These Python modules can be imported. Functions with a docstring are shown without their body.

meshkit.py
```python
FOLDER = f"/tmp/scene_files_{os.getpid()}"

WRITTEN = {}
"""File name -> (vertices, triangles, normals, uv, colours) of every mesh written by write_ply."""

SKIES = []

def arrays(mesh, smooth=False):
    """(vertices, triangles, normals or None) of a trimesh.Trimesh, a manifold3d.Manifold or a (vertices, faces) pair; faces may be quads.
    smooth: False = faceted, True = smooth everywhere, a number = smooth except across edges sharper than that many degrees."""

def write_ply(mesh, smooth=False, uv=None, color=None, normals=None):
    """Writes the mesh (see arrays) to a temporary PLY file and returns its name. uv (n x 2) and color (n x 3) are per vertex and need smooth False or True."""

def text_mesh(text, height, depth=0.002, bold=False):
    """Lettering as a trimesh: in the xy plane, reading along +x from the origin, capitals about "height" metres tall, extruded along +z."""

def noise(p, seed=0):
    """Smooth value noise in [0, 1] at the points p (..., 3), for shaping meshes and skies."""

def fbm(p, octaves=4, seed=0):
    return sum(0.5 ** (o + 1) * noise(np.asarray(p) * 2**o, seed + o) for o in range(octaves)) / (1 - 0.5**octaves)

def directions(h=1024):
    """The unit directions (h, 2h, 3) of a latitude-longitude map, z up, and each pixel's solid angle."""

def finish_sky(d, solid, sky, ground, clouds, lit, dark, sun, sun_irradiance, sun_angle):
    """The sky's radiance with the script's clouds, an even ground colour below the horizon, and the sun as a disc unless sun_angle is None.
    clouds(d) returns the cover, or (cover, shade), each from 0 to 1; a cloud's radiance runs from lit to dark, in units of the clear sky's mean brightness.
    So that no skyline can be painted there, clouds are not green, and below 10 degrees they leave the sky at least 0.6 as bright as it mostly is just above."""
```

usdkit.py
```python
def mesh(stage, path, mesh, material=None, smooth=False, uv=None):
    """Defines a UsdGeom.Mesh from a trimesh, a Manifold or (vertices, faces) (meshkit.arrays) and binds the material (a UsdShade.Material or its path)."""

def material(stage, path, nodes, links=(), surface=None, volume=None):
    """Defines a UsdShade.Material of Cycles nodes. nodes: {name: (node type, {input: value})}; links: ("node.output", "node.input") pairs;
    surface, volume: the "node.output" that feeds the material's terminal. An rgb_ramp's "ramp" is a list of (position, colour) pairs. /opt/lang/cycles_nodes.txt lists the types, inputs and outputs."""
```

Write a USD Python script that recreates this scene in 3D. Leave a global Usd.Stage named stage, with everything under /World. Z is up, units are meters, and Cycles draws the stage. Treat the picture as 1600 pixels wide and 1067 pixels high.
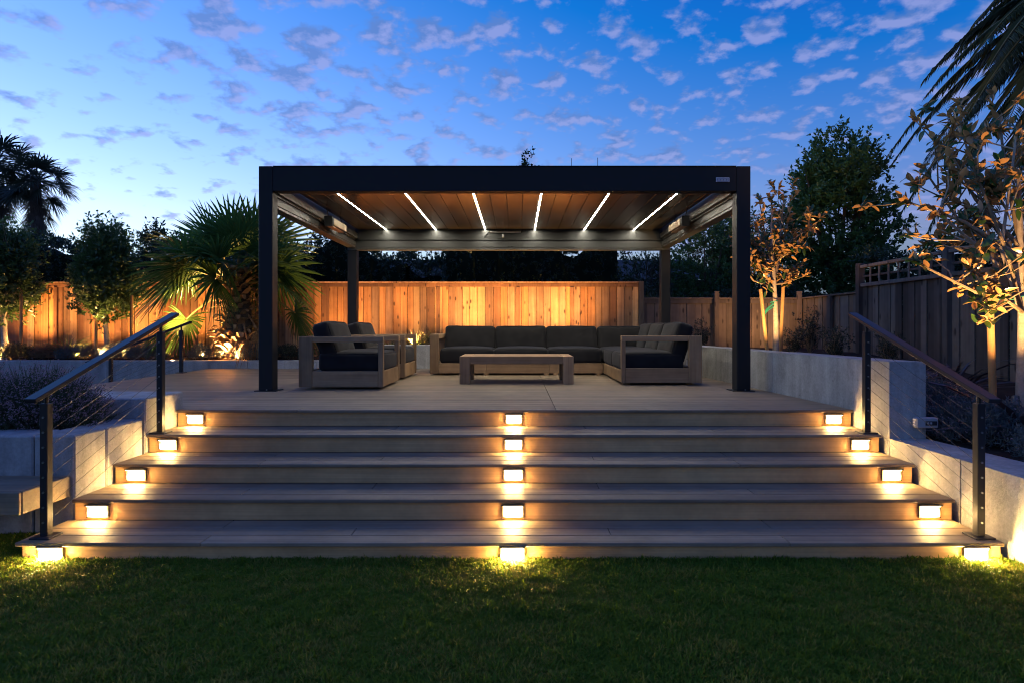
import math, random
import numpy as np, trimesh, usdkit, meshkit
from pxr import Usd, UsdGeom, UsdLux, UsdShade, Gf, Sdf

stage = Usd.Stage.CreateInMemory()
UsdGeom.SetStageUpAxis(stage, UsdGeom.Tokens.z)
UsdGeom.Xform.Define(stage, '/World')
PI = math.pi

# ------------------------------------------------------------------ camera, sky, exposure
CAM_Z, F = 1.488, 944.0                      # eye height; focal length in photo pixels (1600 wide)
cam = UsdGeom.Camera.Define(stage, '/World/camera')
cam.CreateHorizontalApertureAttr(36.0)
cam.CreateFocalLengthAttr(36.0 * F / 1600)
cam.CreateHorizontalApertureOffsetAttr(-36.0 * 8.0 / 1600)
cam.CreateVerticalApertureOffsetAttr(-36.0 * 21.5 / 1600)
cam.CreateFStopAttr(0.0)
cam.AddTranslateOp().Set(Gf.Vec3d(0, 0, CAM_Z))
cam.AddRotateXOp().Set(90.0)
EXPO = 3.0
cam.CreateExposureAttr(EXPO)
EX = 2.0 ** EXPO

SUN_EL, SUN_ROT = math.radians(-1.5), math.radians(-60)   # the sun is just below the horizon, left of the view
K = 0.1 * EX
CLOUD_DARK, CLOUD_LIT = (0.13, 0.23, 0.56), (0.33, 0.38, 0.75)
sky_mat = usdkit.material(stage, '/World/Looks/dusk_sky', {
    "sky": ("sky_texture", {"sky_type": "single_scattering", "sun_disc": False, "sun_elevation": SUN_EL, "sun_rotation": SUN_ROT, "ozone_density": 2.0, "aerosol_density": 0.4}),
    "wb": ("vector_math", {"math_type": "multiply_add", "vector2": (2.95 / K, 2.85 / K, 3.2 / K), "vector3": (-0.222 / K, -0.140 / K, 0.03 / K)}),
    "floor": ("vector_math", {"math_type": "maximum", "vector2": (0.006 / K, 0.03 / K, 0.10 / K)}),
    "sep": ("separate_color", {}), "rg": ("math", {"math_type": "multiply", "value2": 0.74}), "rmin": ("math", {"math_type": "minimum"}), "com": ("combine_color", {}), "bg2": ("math", {"math_type": "multiply", "value2": 1.25}), "bmax": ("math", {"math_type": "maximum"}),
    "tc": ("texture_coordinate", {}),
    "xyz": ("separate_xyz", {}),
    "zz": ("math", {"math_type": "maximum", "value2": 0.0}),
    "za": ("math", {"math_type": "add", "value2": 0.30}),
    "px": ("math", {"math_type": "divide"}), "py": ("math", {"math_type": "divide"}),
    "pl": ("combine_xyz", {"z": 3.7}),
    "n1": ("noise_texture", {"scale": 13.5, "detail": 5.0, "roughness": 0.52, "distortion": 0.1}),
    "n2": ("noise_texture", {"scale": 0.9, "detail": 2.0}),
    "sh": ("vector_math", {"math_type": "add", "vector2": (0.007, 0.018, 0.0)}),
    "n3": ("noise_texture", {"scale": 13.5, "detail": 5.0, "roughness": 0.52, "distortion": 0.1}),
    "big": ("map_range", {"from_min": 0.3, "from_max": 0.7, "to_min": -0.07, "to_max": 0.08}),
    "east": ("map_range", {"from_min": -2.2, "from_max": 2.2, "to_min": -0.085, "to_max": 0.035, "clamp": True}),
    "sum": ("math", {"math_type": "add"}), "sum2": ("math", {"math_type": "add"}),
    "cov": ("map_range", {"range_type": "smoothstep", "from_min": 0.485, "from_max": 0.64, "to_min": 0.0, "to_max": 0.72, "clamp": True}),
    "fade": ("map_range", {"range_type": "smoothstep", "from_min": 0.02, "from_max": 0.16, "to_min": 0.0, "to_max": 1.0, "clamp": True}),
    "covf": ("math", {"math_type": "multiply"}),
    "dif0": ("math", {"math_type": "subtract"}), "dif": ("math", {"math_type": "add"}),
    "lit": ("map_range", {"from_min": -0.06, "from_max": 0.07, "to_min": 0.0, "to_max": 1.0, "clamp": True}),
    "cc": ("mix_color", {"a": tuple(c / K for c in CLOUD_DARK), "b": tuple(c / K for c in CLOUD_LIT), "use_clamp": True}),
    "out": ("mix_color", {}),
    "bg": ("background_shader", {"strength": 0.1}),
}, [("sky.color", "wb.vector1"), ("wb.vector", "floor.vector1"),
    ("tc.generated", "xyz.vector"), ("xyz.z", "zz.value1"), ("zz.value", "za.value1"),
    ("xyz.x", "px.value1"), ("za.value", "px.value2"), ("xyz.y", "py.value1"), ("za.value", "py.value2"),
    ("px.value", "pl.x"), ("py.value", "pl.y"), ("pl.vector", "n1.vector"), ("pl.vector", "n2.vector"),
    ("pl.vector", "sh.vector1"), ("sh.vector", "n3.vector"), ("n2.fac", "big.value"), ("px.value", "east.value"),
    ("n1.fac", "sum.value1"), ("big.result", "sum.value2"), ("sum.value", "sum2.value1"), ("east.result", "sum2.value2"),
    ("sum2.value", "cov.value"), ("xyz.z", "fade.value"), ("cov.result", "covf.value1"), ("fade.result", "covf.value2"),
    ("n1.fac", "dif0.value1"), ("n3.fac", "dif0.value2"), ("dif0.value", "dif.value1"), ("east.result", "dif.value2"), ("dif.value", "lit.value"), ("lit.result", "cc.fac"),
    ("floor.vector", "sep.color"), ("sep.g", "rg.value1"), ("sep.r", "rmin.value1"), ("rg.value", "rmin.value2"), ("rmin.value", "com.r"), ("sep.g", "com.g"), ("sep.g", "bg2.value1"), ("bg2.value", "bmax.value1"), ("sep.b", "bmax.value2"), ("bmax.value", "com.b"), ("com.color", "out.a"), ("cc.result", "out.b"), ("covf.value", "out.fac"),
    ("out.result", "bg.color")], surface="bg.background")
dome = UsdLux.DomeLight.Define(stage, '/World/sky')
UsdShade.MaterialBindingAPI.Apply(dome.GetPrim()).Bind(sky_mat)
dome.GetPrim().SetCustomDataByKey('kind', 'structure')

# brightness of the lamps that the photograph shows lit (the exposure multiplies them by 8)
LENS, DOWN, STRIP, SPOT = 38.0, 34.0, 11.0, 5.5
WARM, COOL = (1.0, 0.62, 0.22), (1.0, 0.92, 0.76)

# ------------------------------------------------------------------ helpers: meshes
V = lambda *a: np.array(a, float)


def unit(v):
    v = np.asarray(v, float)
    return v / (np.linalg.norm(v, axis=-1, keepdims=True) + 1e-12)


def cat(*ms):
    vs, fs, n = [], [], 0
    for m in ms:
        v, f = (m.vertices, m.faces) if hasattr(m, 'vertices') else m
        v, f = np.asarray(v, float), np.asarray(f, int)
        if f.shape[1] == 4:
            f = np.vstack([f[:, [0, 1, 2]], f[:, [0, 2, 3]]])
        vs.append(v); fs.append(f + n); n += len(v)
    return np.vstack(vs), np.vstack(fs)


_CB = {}


def cbox(x0, x1, y0, y1, z0, z1, c=0.004):
    """A box with chamfered edges (44 triangles)."""
    if 'f' not in _CB:
        pts = []
        for s in np.ndindex(2, 2, 2):
            s = np.array(s) * 2 - 1
            for k in range(3):
                p = s * 0.8; p = p.astype(float); p[k] = s[k]
                pts.append(p)
        pts = np.array(pts)
        h = trimesh.convex.convex_hull(pts)
        idx = [int(np.argmin(((pts - v) ** 2).sum(1))) for v in h.vertices]
        _CB['p'], _CB['f'] = pts, np.array(idx)[h.faces]
    P = _CB['p']
    half, mid = V(x1 - x0, y1 - y0, z1 - z0) / 2, V(x1 + x0, y1 + y0, z1 + z0) / 2
    c = min(c, half.min() * 0.8)
    full = np.abs(np.abs(P) - 1) < 1e-9
    v = np.sign(P) * np.where(full, half, half - c) + mid
    return v, _CB['f'].copy()


def prism(poly, z0, z1):
    """A convex polygon (x, y) raised from z0 to z1."""
    p = np.array(poly, float)
    pts = np.vstack([np.c_[p, np.full(len(p), z0)], np.c_[p, np.full(len(p), z1)]])
    h = trimesh.convex.convex_hull(pts)
    return h.vertices, h.faces


def tube(pts, r, sides=8, cap=True):
    p = np.asarray(pts, float); n = len(p)
    r = np.broadcast_to(np.asarray(r, float), (n,))
    t = unit(np.gradient(p, axis=0))
    a = np.cross(t[0], V(0, 0, 1) if abs(t[0][2]) < 0.9 else V(1, 0, 0)); a = unit(a)
    ring = []
    for i in range(n):
        a = unit(a - t[i] * np.dot(a, t[i])); b = np.cross(t[i], a)
        ang = np.arange(sides) * 2 * PI / sides
        ring.append(p[i] + r[i] * (np.cos(ang)[:, None] * a + np.sin(ang)[:, None] * b))
    v = np.vstack(ring); f = []
    i, j = np.meshgrid(np.arange(n - 1), np.arange(sides), indexing='ij')
    q = np.stack([i * sides + j, i * sides + (j + 1) % sides, (i + 1) * sides + (j + 1) % sides, (i + 1) * sides + j], -1).reshape(-1, 4)
    f = np.vstack([q[:, [0, 1, 2]], q[:, [0, 2, 3]]])
    if cap:
        v = np.vstack([v, p[0], p[-1]]); c0, c1 = len(v) - 2, len(v) - 1
        k = np.arange(sides)
        f = np.vstack([f, np.c_[np.full(sides, c0), (k + 1) % sides, k], np.c_[np.full(sides, c1), (n - 1) * sides + k, (n - 1) * sides + (k + 1) % sides]])
    return v, f


def rot_z(m, a, o=(0, 0, 0)):
    v, f = m; o = np.asarray(o, float); c, s = math.cos(a), math.sin(a)
    return (v - o) @ V([c, s, 0], [-s, c, 0], [0, 0, 1]) + o, f


def xf(m, R, t=(0, 0, 0)):
    return np.asarray(m[0]) @ np.asarray(R).T + np.asarray(t, float), m[1]


def leaf_quads(p, d, n, L, W, fold=0.25):
    """Folded two-triangle leaves. p, d (axis), n (face normal): (N, 3); L, W: (N,)."""
    d = unit(d); s = unit(np.cross(d, n)); n = np.cross(s, d)
    L, W = np.asarray(L)[:, None], np.asarray(W)[:, None]
    m = p + d * L * 0.45 + n * W * fold
    v = np.stack([p, m + s * W / 2, p + d * L, m - s * W / 2], 1).reshape(-1, 3)
    i = np.arange(len(p))[:, None] * 4
    return v, np.vstack([i + [0, 1, 2], i + [0, 2, 3]])


def rdir(rng, n):
    return unit(rng.normal(size=(n, 3)))


def clumps(rng, centers, axes, per, tl, L, W, spread=1.0):
    """Leafy shoots: every centre carries PER leaves along a twig of length TL in direction axes."""
    n = len(centers)
    t = rng.random((n, per, 1)) * np.asarray(tl).reshape(-1, 1, 1)
    p = centers[:, None] + axes[:, None] * t + rng.normal(size=(n, per, 3)) * 0.012
    d = unit(axes[:, None] * 0.7 + spread * rdir(rng, n * per).reshape(n, per, 3))
    nn = unit(rdir(rng, n * per).reshape(n, per, 3) + V(0, 0, 0.8))
    k = n * per
    return leaf_quads(p.reshape(k, 3), d.reshape(k, 3), nn.reshape(k, 3), L * rng.uniform(0.6, 1.25, k), W * rng.uniform(0.6, 1.25, k))


def smooth_cushion(w, d, h, r=0.06, bulge=0.035, n=14, seed=0, wrinkle=0.006):
    """A stuffed rectangular cushion centred on the origin, thickness along z."""
    g = np.linspace(-1, 1, n)
    vs, fs, k = [], [], 0
    for ax in range(3):
        for s in (-1, 1):
            a, b = np.meshgrid(g, g, indexing='ij')
            p = np.zeros((n, n, 3)); o = [i for i in range(3) if i != ax]
            p[..., ax], p[..., o[0]], p[..., o[1]] = s, a, b
            i, j = np.meshgrid(np.arange(n - 1), np.arange(n - 1), indexing='ij')
            q = np.stack([i * n + j, (i + 1) * n + j, (i + 1) * n + j + 1, i * n + j + 1], -1).reshape(-1, 4)
            if (s > 0) ^ (ax == 1):
                pass
            else:
                q = q[:, ::-1]
            vs.append(p.reshape(-1, 3)); fs.append(q + k); k += n * n
    p, q = np.vstack(vs), np.vstack(fs)
    half = V(w, d, h) / 2
    x = np.sin(p * PI / 2) * 0.35 + p * 0.65
    x = x * half
    inner = np.clip(x, -(half - r), half - r)
    dv = x - inner
    ln = np.linalg.norm(dv, axis=1, keepdims=True)
    x = np.where(ln > 1e-9, inner + dv / np.maximum(ln, 1e-9) * np.minimum(r, np.maximum(np.abs(dv).max(1, keepdims=True), 1e-9)), x)
    b = (1 - p[:, 0] ** 2) * (1 - p[:, 1] ** 2)
    x[:, 2] += np.sign(p[:, 2]) * bulge * b * (np.abs(p[:, 2]) > 0.2)
    x[:, 0] += np.sign(p[:, 0]) * bulge * 0.4 * (1 - p[:, 1] ** 2) * (1 - p[:, 2] ** 2) * (np.abs(p[:, 0]) > 0.98)
    x[:, 1] += np.sign(p[:, 1]) * bulge * 0.4 * (1 - p[:, 0] ** 2) * (1 - p[:, 2] ** 2) * (np.abs(p[:, 1]) > 0.98)
    x += wrinkle * (np.stack([meshkit.fbm(x * V(7, 7, 4) + 13 * seed + 50 * k, 3, seed + k) for k in range(3)], 1) - 0.5) * 2
    m = trimesh.Trimesh(x, np.vstack([q[:, [0, 1, 2]], q[:, [0, 2, 3]]]), process=False)
    m.merge_vertices(digits_vertex=5)
    return np.array(m.vertices), np.array(m.faces)


def piping_loop(w, d, h, r=0.06):
    """The two corded seams round a cushion's upper and lower edges."""
    o = r * 0.24
    a = np.linspace(0, 2 * PI, 41)
    e = 0.22
    x = np.sign(np.cos(a)) * np.abs(np.cos(a)) ** e * (w / 2 - o); y = np.sign(np.sin(a)) * np.abs(np.sin(a)) ** e * (d / 2 - o)
    return cat(*[tube(np.c_[x, y, np.full(41, s * (h / 2 - o))], 0.006, 5, cap=False) for s in (-1, 1)])


# ------------------------------------------------------------------ helpers: prims
_used = {}


def free(parent, name):
    k = (parent, name); n = _used.get(k, 0); _used[k] = n + 1
    return f'{parent}/{name}' if n == 0 else f'{parent}/{name}_{n:03d}'


def tag(prim, label=None, cat=None, group=None, kind=None):
    for k, v in (('label', label), ('category', cat), ('group', group), ('kind', kind)):
        if v:
            prim.SetCustomDataByKey(k, v)
    return prim


class Thing:
    """An Xform at the thing's base; its parts are given in world coordinates (or local, with world=False)."""

    def __init__(self, name, label=None, cat=None, base=(0, 0, 0), group=None, kind=None, rz=0.0):
        self.path = free('/World', name)
        self.base = np.array(base, float)
        x = UsdGeom.Xform.Define(stage, self.path)
        x.AddTranslateOp().Set(Gf.Vec3d(*map(float, base)))
        x.AddRotateZOp().Set(math.degrees(rz))
        self.prim = tag(x.GetPrim(), label, cat, group, kind)

    def part(self, name, mesh, mat, parent=None, smooth=False, label=None, kind=None, world=True):
        v, f = (mesh.vertices, mesh.faces) if hasattr(mesh, 'vertices') else mesh
        path = free(parent or self.path, name)
        m = usdkit.mesh(stage, path, (np.asarray(v, float) - (self.base if world else 0), f), mat, smooth=smooth)
        tag(m.GetPrim(), label, kind=kind)
        return path

    def cushion(self, name, dims, seed, r, bulge, place, wrinkle=0.006, flip=False, world=True):
        c = smooth_cushion(*dims, r, bulge, 16, seed, wrinkle)
        q = piping_loop(*dims, r)
        path = self.part(name, (place(c[0]), c[1][:, ::-1] if flip else c[1]), FABRIC, smooth=60, world=world)
        self.part('piping', (place(q[0]), q[1]), FABRIC, path, smooth=60, world=world)

    def copy(self, base, label, rz=0.0, group=None):
        name = self.path.rsplit('/', 1)[1]
        name = name[:-4] if name[-3:].isdigit() else name
        path = free('/World', name)
        x = UsdGeom.Xform.Define(stage, path)
        x.AddTranslateOp().Set(Gf.Vec3d(*map(float, base)))
        x.AddRotateZOp().Set(math.degrees(rz))
        p = x.GetPrim()
        d = self.prim.GetCustomData()
        tag(p, label, d.get('category'), group or d.get('group'), d.get('kind'))
        p.GetReferences().AddInternalReference(self.path)
        p.SetInstanceable(True)
        return p


def single(name, mesh, mat, label=None, cat=None, group=None, kind=None, smooth=False):
    v, f = mesh
    m = usdkit.mesh(stage, free('/World', name), (v, f), mat, smooth=smooth)
    return tag(m.GetPrim(), label, cat, group, kind)


def at(px, py, D):
    """The point at distance D that the photograph shows at pixel (px, py)."""
    return V((px - 808) * D / F, D, CAM_Z - (py - 512) * D / F)


# ------------------------------------------------------------------ materials
def mat(name, nodes, links, surface='p.BSDF'):
    return usdkit.material(stage, '/World/Looks/' + name, nodes, links, surface=surface)


def plain(name, color, rough=0.5, metallic=0.0, spec=0.5):
    return mat(name, {'p': ('principled_bsdf', {'base_color': color, 'roughness': rough, 'metallic': metallic, 'specular_ior_level': spec})}, [])


def wood(name, dark, light, grain=(1.2, 40, 40), rough=0.6, bump=0.25, offset=0.0, spec=0.3, knots=None, coarse=0.5, vary=(0.72, 1.2)):
    """Grain stretched along one axis: the small entry of GRAIN."""
    nodes = {
        'g': ('geometry', {}),
        'm': ('mapping', {'scale': grain, 'location': (offset, offset * 1.7, offset * 0.6)}),
        'n': ('noise_texture', {'scale': 1.0, 'detail': 5.0, 'roughness': 0.6, 'distortion': 0.4}),
        'm2': ('mapping', {'scale': tuple(x * 0.18 for x in grain), 'location': (offset * 2, offset, 3.0)}),
        'n2': ('noise_texture', {'scale': 1.0, 'detail': 3.0, 'distortion': 1.2}),
        'mx': ('mix_float', {'fac': coarse}),
        'r': ('rgb_ramp', {'ramp': [(0.28, dark), (0.72, light)]}),
        'ob': ('object_info', {}),
        'v': ('map_range', {'from_min': 0, 'from_max': 1, 'to_min': vary[0], 'to_max': vary[1]}),
        'hs': ('hsv', {}),
        'b': ('bump', {'strength': bump, 'distance': 0.004}),
        'bn': ('noise_texture', {'scale': 3.3, 'detail': 5.0, 'roughness': 0.7}), 'bv': ('map_range', {'from_min': 0.3, 'from_max': 0.7, 'to_min': 0.80, 'to_max': 1.15, 'clamp': True}), 'vv': ('math', {'math_type': 'multiply'}),
        'p': ('principled_bsdf', {'roughness': rough, 'specular_ior_level': spec}),
    }
    links = [('g.position', 'm.vector'), ('m.vector', 'n.vector'), ('g.position', 'm2.vector'), ('m2.vector', 'n2.vector'),
             ('n.fac', 'mx.a'), ('n2.fac', 'mx.b'), ('mx.result', 'r.fac'), ('ob.random', 'v.value'), ('g.position', 'bn.vector'), ('bn.fac', 'bv.value'), ('v.result', 'vv.value1'), ('bv.result', 'vv.value2'), ('vv.value', 'hs.value'),
             ('r.color', 'hs.color'), ('n.fac', 'b.height'), ('b.normal', 'p.normal')]
    if knots:
        nodes |= {'km': ('mapping', {'scale': knots[1], 'location': (offset * 3, 0, offset)}), 'kv': ('voronoi_texture', {'scale': 1.0, 'randomness': 1.0}),
                  'kr': ('map_range', {'range_type': 'smoothstep', 'from_min': 0.08, 'from_max': 0.22, 'to_min': 0.9, 'to_max': 0.0, 'clamp': True}),
                  'kx': ('mix_color', {'b': knots[0]})}
        links += [('g.position', 'km.vector'), ('km.vector', 'kv.vector'), ('kv.distance', 'kr.value'), ('kr.result', 'kx.fac'), ('hs.color', 'kx.a'), ('kx.result', 'p.base_color')]
    else:
        links += [('hs.color', 'p.base_color')]
    return mat(name, nodes, links)


def foliage(name, a, b, trans=0.25, rough=0.45, under=None, spec=0.4):
    """Leaves: colour varies from leaf to leaf; UNDER colours the underside."""
    nodes = {
        'g': ('geometry', {}), 'r': ('rgb_ramp', {'ramp': [(0.0, a), (1.0, b)]}),
        'p': ('principled_bsdf', {'roughness': rough, 'specular_ior_level': spec}),
        't': ('translucent_bsdf', {}), 'x': ('mix_closure', {'fac': trans}),
    }
    links = [('g.random_per_island', 'r.fac'), ('p.BSDF', 'x.closure1'), ('t.BSDF', 'x.closure2')]
    src = 'r.color'
    if under:
        nodes['u'] = ('mix_color', {'b': under}); links += [('r.color', 'u.a'), ('g.backfacing', 'u.fac')]; src = 'u.result'
    links += [(src, 'p.base_color'), (src, 't.color')]
    return mat(name, nodes, links, 'x.closure')


def mottled(name, a, b, scale=3.0, rough=0.8, bump=0.3, fine=60.0, spec=0.3, pits=False):
    nodes = {
        'g': ('geometry', {}),
        'n': ('noise_texture', {'scale': scale, 'detail': 6.0, 'roughness': 0.65, 'distortion': 0.3}),
        'f': ('noise_texture', {'scale': fine, 'detail': 3.0}),
        'mx': ('mix_float', {'fac': 0.3}), 'r': ('rgb_ramp', {'ramp': [(0.3, a), (0.7, b)]}),
        'b': ('bump', {'strength': bump, 'distance': 0.003}),
        'p': ('principled_bsdf', {'roughness': rough, 'specular_ior_level': spec}),
    }
    links = [('g.position', 'n.vector'), ('g.position', 'f.vector'), ('n.fac', 'mx.a'), ('f.fac', 'mx.b'), ('mx.result', 'r.fac'), ('f.fac', 'b.height'), ('b.normal', 'p.normal')]
    if pits:
        nodes |= {'v': ('voronoi_texture', {'scale': 9.0}), 'vr': ('map_range', {'from_min': 0.02, 'from_max': 0.07, 'to_min': 0.35, 'to_max': 1.0, 'clamp': True}),
                  'mm': ('mix', {'mix_type': 'multiply', 'fac': 1.0}), 'vc': ('combine_xyz', {})}
        links += [('g.position', 'v.vector'), ('v.distance', 'vr.value'), ('vr.result', 'vc.x'), ('vr.result', 'vc.y'), ('vr.result', 'vc.z'), ('r.color', 'mm.color1'), ('vc.vector', 'mm.color2'), ('mm.color', 'p.base_color')]
    else:
        links += [('r.color', 'p.base_color')]
    return mat(name, nodes, links)


def glow(name, color, strength):
    return mat(name, {'e': ('emission', {'color': color, 'strength': strength})}, [], 'e.emission')


DECK = [wood(f'decking_{k}', (0.145 * s, 0.106 * s, 0.068 * s), (0.30 * s, 0.226 * s, 0.144 * s), (1.0, 60, 60), 0.56, 0.3, 7.3 * k, 0.2, vary=(0.92, 1.08)) for k, s in enumerate((0.93, 1.0, 1.05))]
RISER = wood('riser_board', (0.40, 0.235, 0.10), (0.60, 0.37, 0.165), (0.9, 50, 90), 0.55, 0.2, 2.0, 0.3, vary=(0.95, 1.05))
CEDAR = [wood(f'cedar_{k}', d, l, (34, 34, 0.9), 0.7, 0.5, 11.0 * k, 0.35, ((0.05, 0.02, 0.008), (9.0, 3.0, 3.6)), vary=(0.62, 1.3))
         for k, (d, l) in enumerate((((0.19, 0.065, 0.02), (0.54, 0.26, 0.095)), ((0.13, 0.055, 0.025), (0.44, 0.245, 0.125)), ((0.11, 0.045, 0.02), (0.26, 0.12, 0.055)), ((0.28, 0.13, 0.048), (0.56, 0.34, 0.16))))]
GREYWOOD = [wood(f'weathered_board_{k}', d, l, (26, 26, 0.8), 0.8, 0.5, 5.0 * k, 0.15, ((0.04, 0.03, 0.025), (7.0, 7.0, 2.6)))
            for k, (d, l) in enumerate((((0.085, 0.066, 0.050), (0.17, 0.135, 0.105)), ((0.062, 0.048, 0.038), (0.13, 0.102, 0.080)), ((0.105, 0.082, 0.064), (0.21, 0.17, 0.132))))]
BROWNWOOD = [wood(f'brown_board_{k}', d, l, (26, 26, 0.8), 0.75, 0.5, 4.0 * k, 0.15, ((0.05, 0.03, 0.02), (7.0, 7.0, 2.6)))
             for k, (d, l) in enumerate((((0.15, 0.09, 0.055), (0.30, 0.19, 0.12)), ((0.12, 0.075, 0.045), (0.24, 0.155, 0.10))))]
TEAK = wood('teak', (0.21, 0.12, 0.052), (0.39, 0.25, 0.125), (5, 5, 5), 0.6, 0.2, 1.0, 0.3)
TEAK_X = wood('teak_along', (0.21, 0.12, 0.052), (0.40, 0.255, 0.13), (1.5, 45, 45), 0.6, 0.25, 1.0, 0.3)
TEAK_Z = wood('teak_upright', (0.20, 0.115, 0.05), (0.38, 0.24, 0.12), (45, 45, 1.5), 0.6, 0.25, 2.0, 0.3)
STAKE = wood('stake_wood', (0.25, 0.135, 0.048), (0.42, 0.25, 0.10), (40, 40, 2.0), 0.7, 0.4, 3.0, 0.2)
CONCRETE = mat('concrete', {
    'g': ('geometry', {}), 'n': ('noise_texture', {'scale': 3.2, 'detail': 8.0, 'roughness': 0.72, 'distortion': 0.5}),
    'ms': ('mapping', {'scale': (9.0, 9.0, 0.7)}), 'st': ('noise_texture', {'scale': 1.0, 'detail': 4.0, 'distortion': 0.6}),
    'f': ('noise_texture', {'scale': 45.0, 'detail': 4.0, 'roughness': 0.7}), 'mx': ('mix_float', {'fac': 0.4}), 'm2': ('mix_float', {'fac': 0.25}),
    'r': ('rgb_ramp', {'ramp': [(0.30, (0.13, 0.128, 0.118)), (0.45, (0.25, 0.243, 0.225)), (0.55, (0.33, 0.322, 0.30)), (0.72, (0.47, 0.46, 0.43))]}),
    'v': ('voronoi_texture', {'scale': 7.0}), 'vr': ('map_range', {'from_min': 0.015, 'from_max': 0.06, 'to_min': 0.25, 'to_max': 1.0, 'clamp': True}),
    'vc': ('combine_xyz', {}), 'mm': ('mix', {'mix_type': 'multiply', 'fac': 1.0}), 'b': ('bump', {'strength': 0.6, 'distance': 0.005}),
    'p': ('principled_bsdf', {'roughness': 0.8, 'specular_ior_level': 0.3})},
    [('g.position', 'n.vector'), ('g.position', 'ms.vector'), ('ms.vector', 'st.vector'), ('g.position', 'f.vector'), ('n.fac', 'mx.a'), ('st.fac', 'mx.b'), ('mx.result', 'm2.a'), ('f.fac', 'm2.b'),
     ('m2.result', 'r.fac'), ('g.position', 'v.vector'), ('v.distance', 'vr.value'), ('vr.result', 'vc.x'), ('vr.result', 'vc.y'), ('vr.result', 'vc.z'), ('r.color', 'mm.color1'), ('vc.vector', 'mm.color2'),
     ('mm.color', 'p.base_color'), ('f.fac', 'b.height'), ('b.normal', 'p.normal')])
SOIL = mottled('bark_mulch', (0.018, 0.012, 0.009), (0.07, 0.045, 0.03), 9.0, 0.95, 1.0, 70.0, 0.1)
GROUND = mottled('far_ground', (0.03, 0.035, 0.02), (0.06, 0.06, 0.04), 0.5, 0.95, 0.2, 8.0, 0.1)
TURF = mottled('turf_backing', (0.025, 0.042, 0.006), (0.06, 0.085, 0.015), 30.0, 0.95, 0.8, 200.0, 0.1)
METAL = mottled('charcoal_paint', (0.014, 0.0135, 0.012), (0.018, 0.0175, 0.016), 1.2, 0.5, 0.04, 400.0, 0.2)
BEAM = mottled('charcoal_paint_beam', (0.050, 0.052, 0.049), (0.060, 0.063, 0.059), 1.2, 0.4, 0.03, 400.0, 0.5)
LOUVRE = mottled('louvre_paint', (0.055, 0.045, 0.033), (0.063, 0.052, 0.038), 1.0, 0.2, 0.0, 200.0, 0.9)
RAIL = mottled('black_paint', (0.010, 0.010, 0.011), (0.014, 0.014, 0.016), 2.0, 0.4, 0.05, 500.0, 0.35)
STEEL = plain('steel', (0.03, 0.03, 0.03), 0.5, 0.0)
BOLT = plain('bolt_steel', (0.5, 0.5, 0.5), 0.25, 1.0)
CHROME = plain('brushed_aluminium', (0.75, 0.75, 0.74), 0.3, 1.0)
FRAME = plain('bronze_frame', (0.10, 0.085, 0.07), 0.4, 0.6)
WHITE = plain('lamp_reflector', (0.75, 0.72, 0.66), 0.5)
BACK = plain('lamp_back', (0.16, 0.13, 0.10), 0.6)
BLACK = plain('black_plastic', (0.01, 0.01, 0.011), 0.5)
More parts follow.
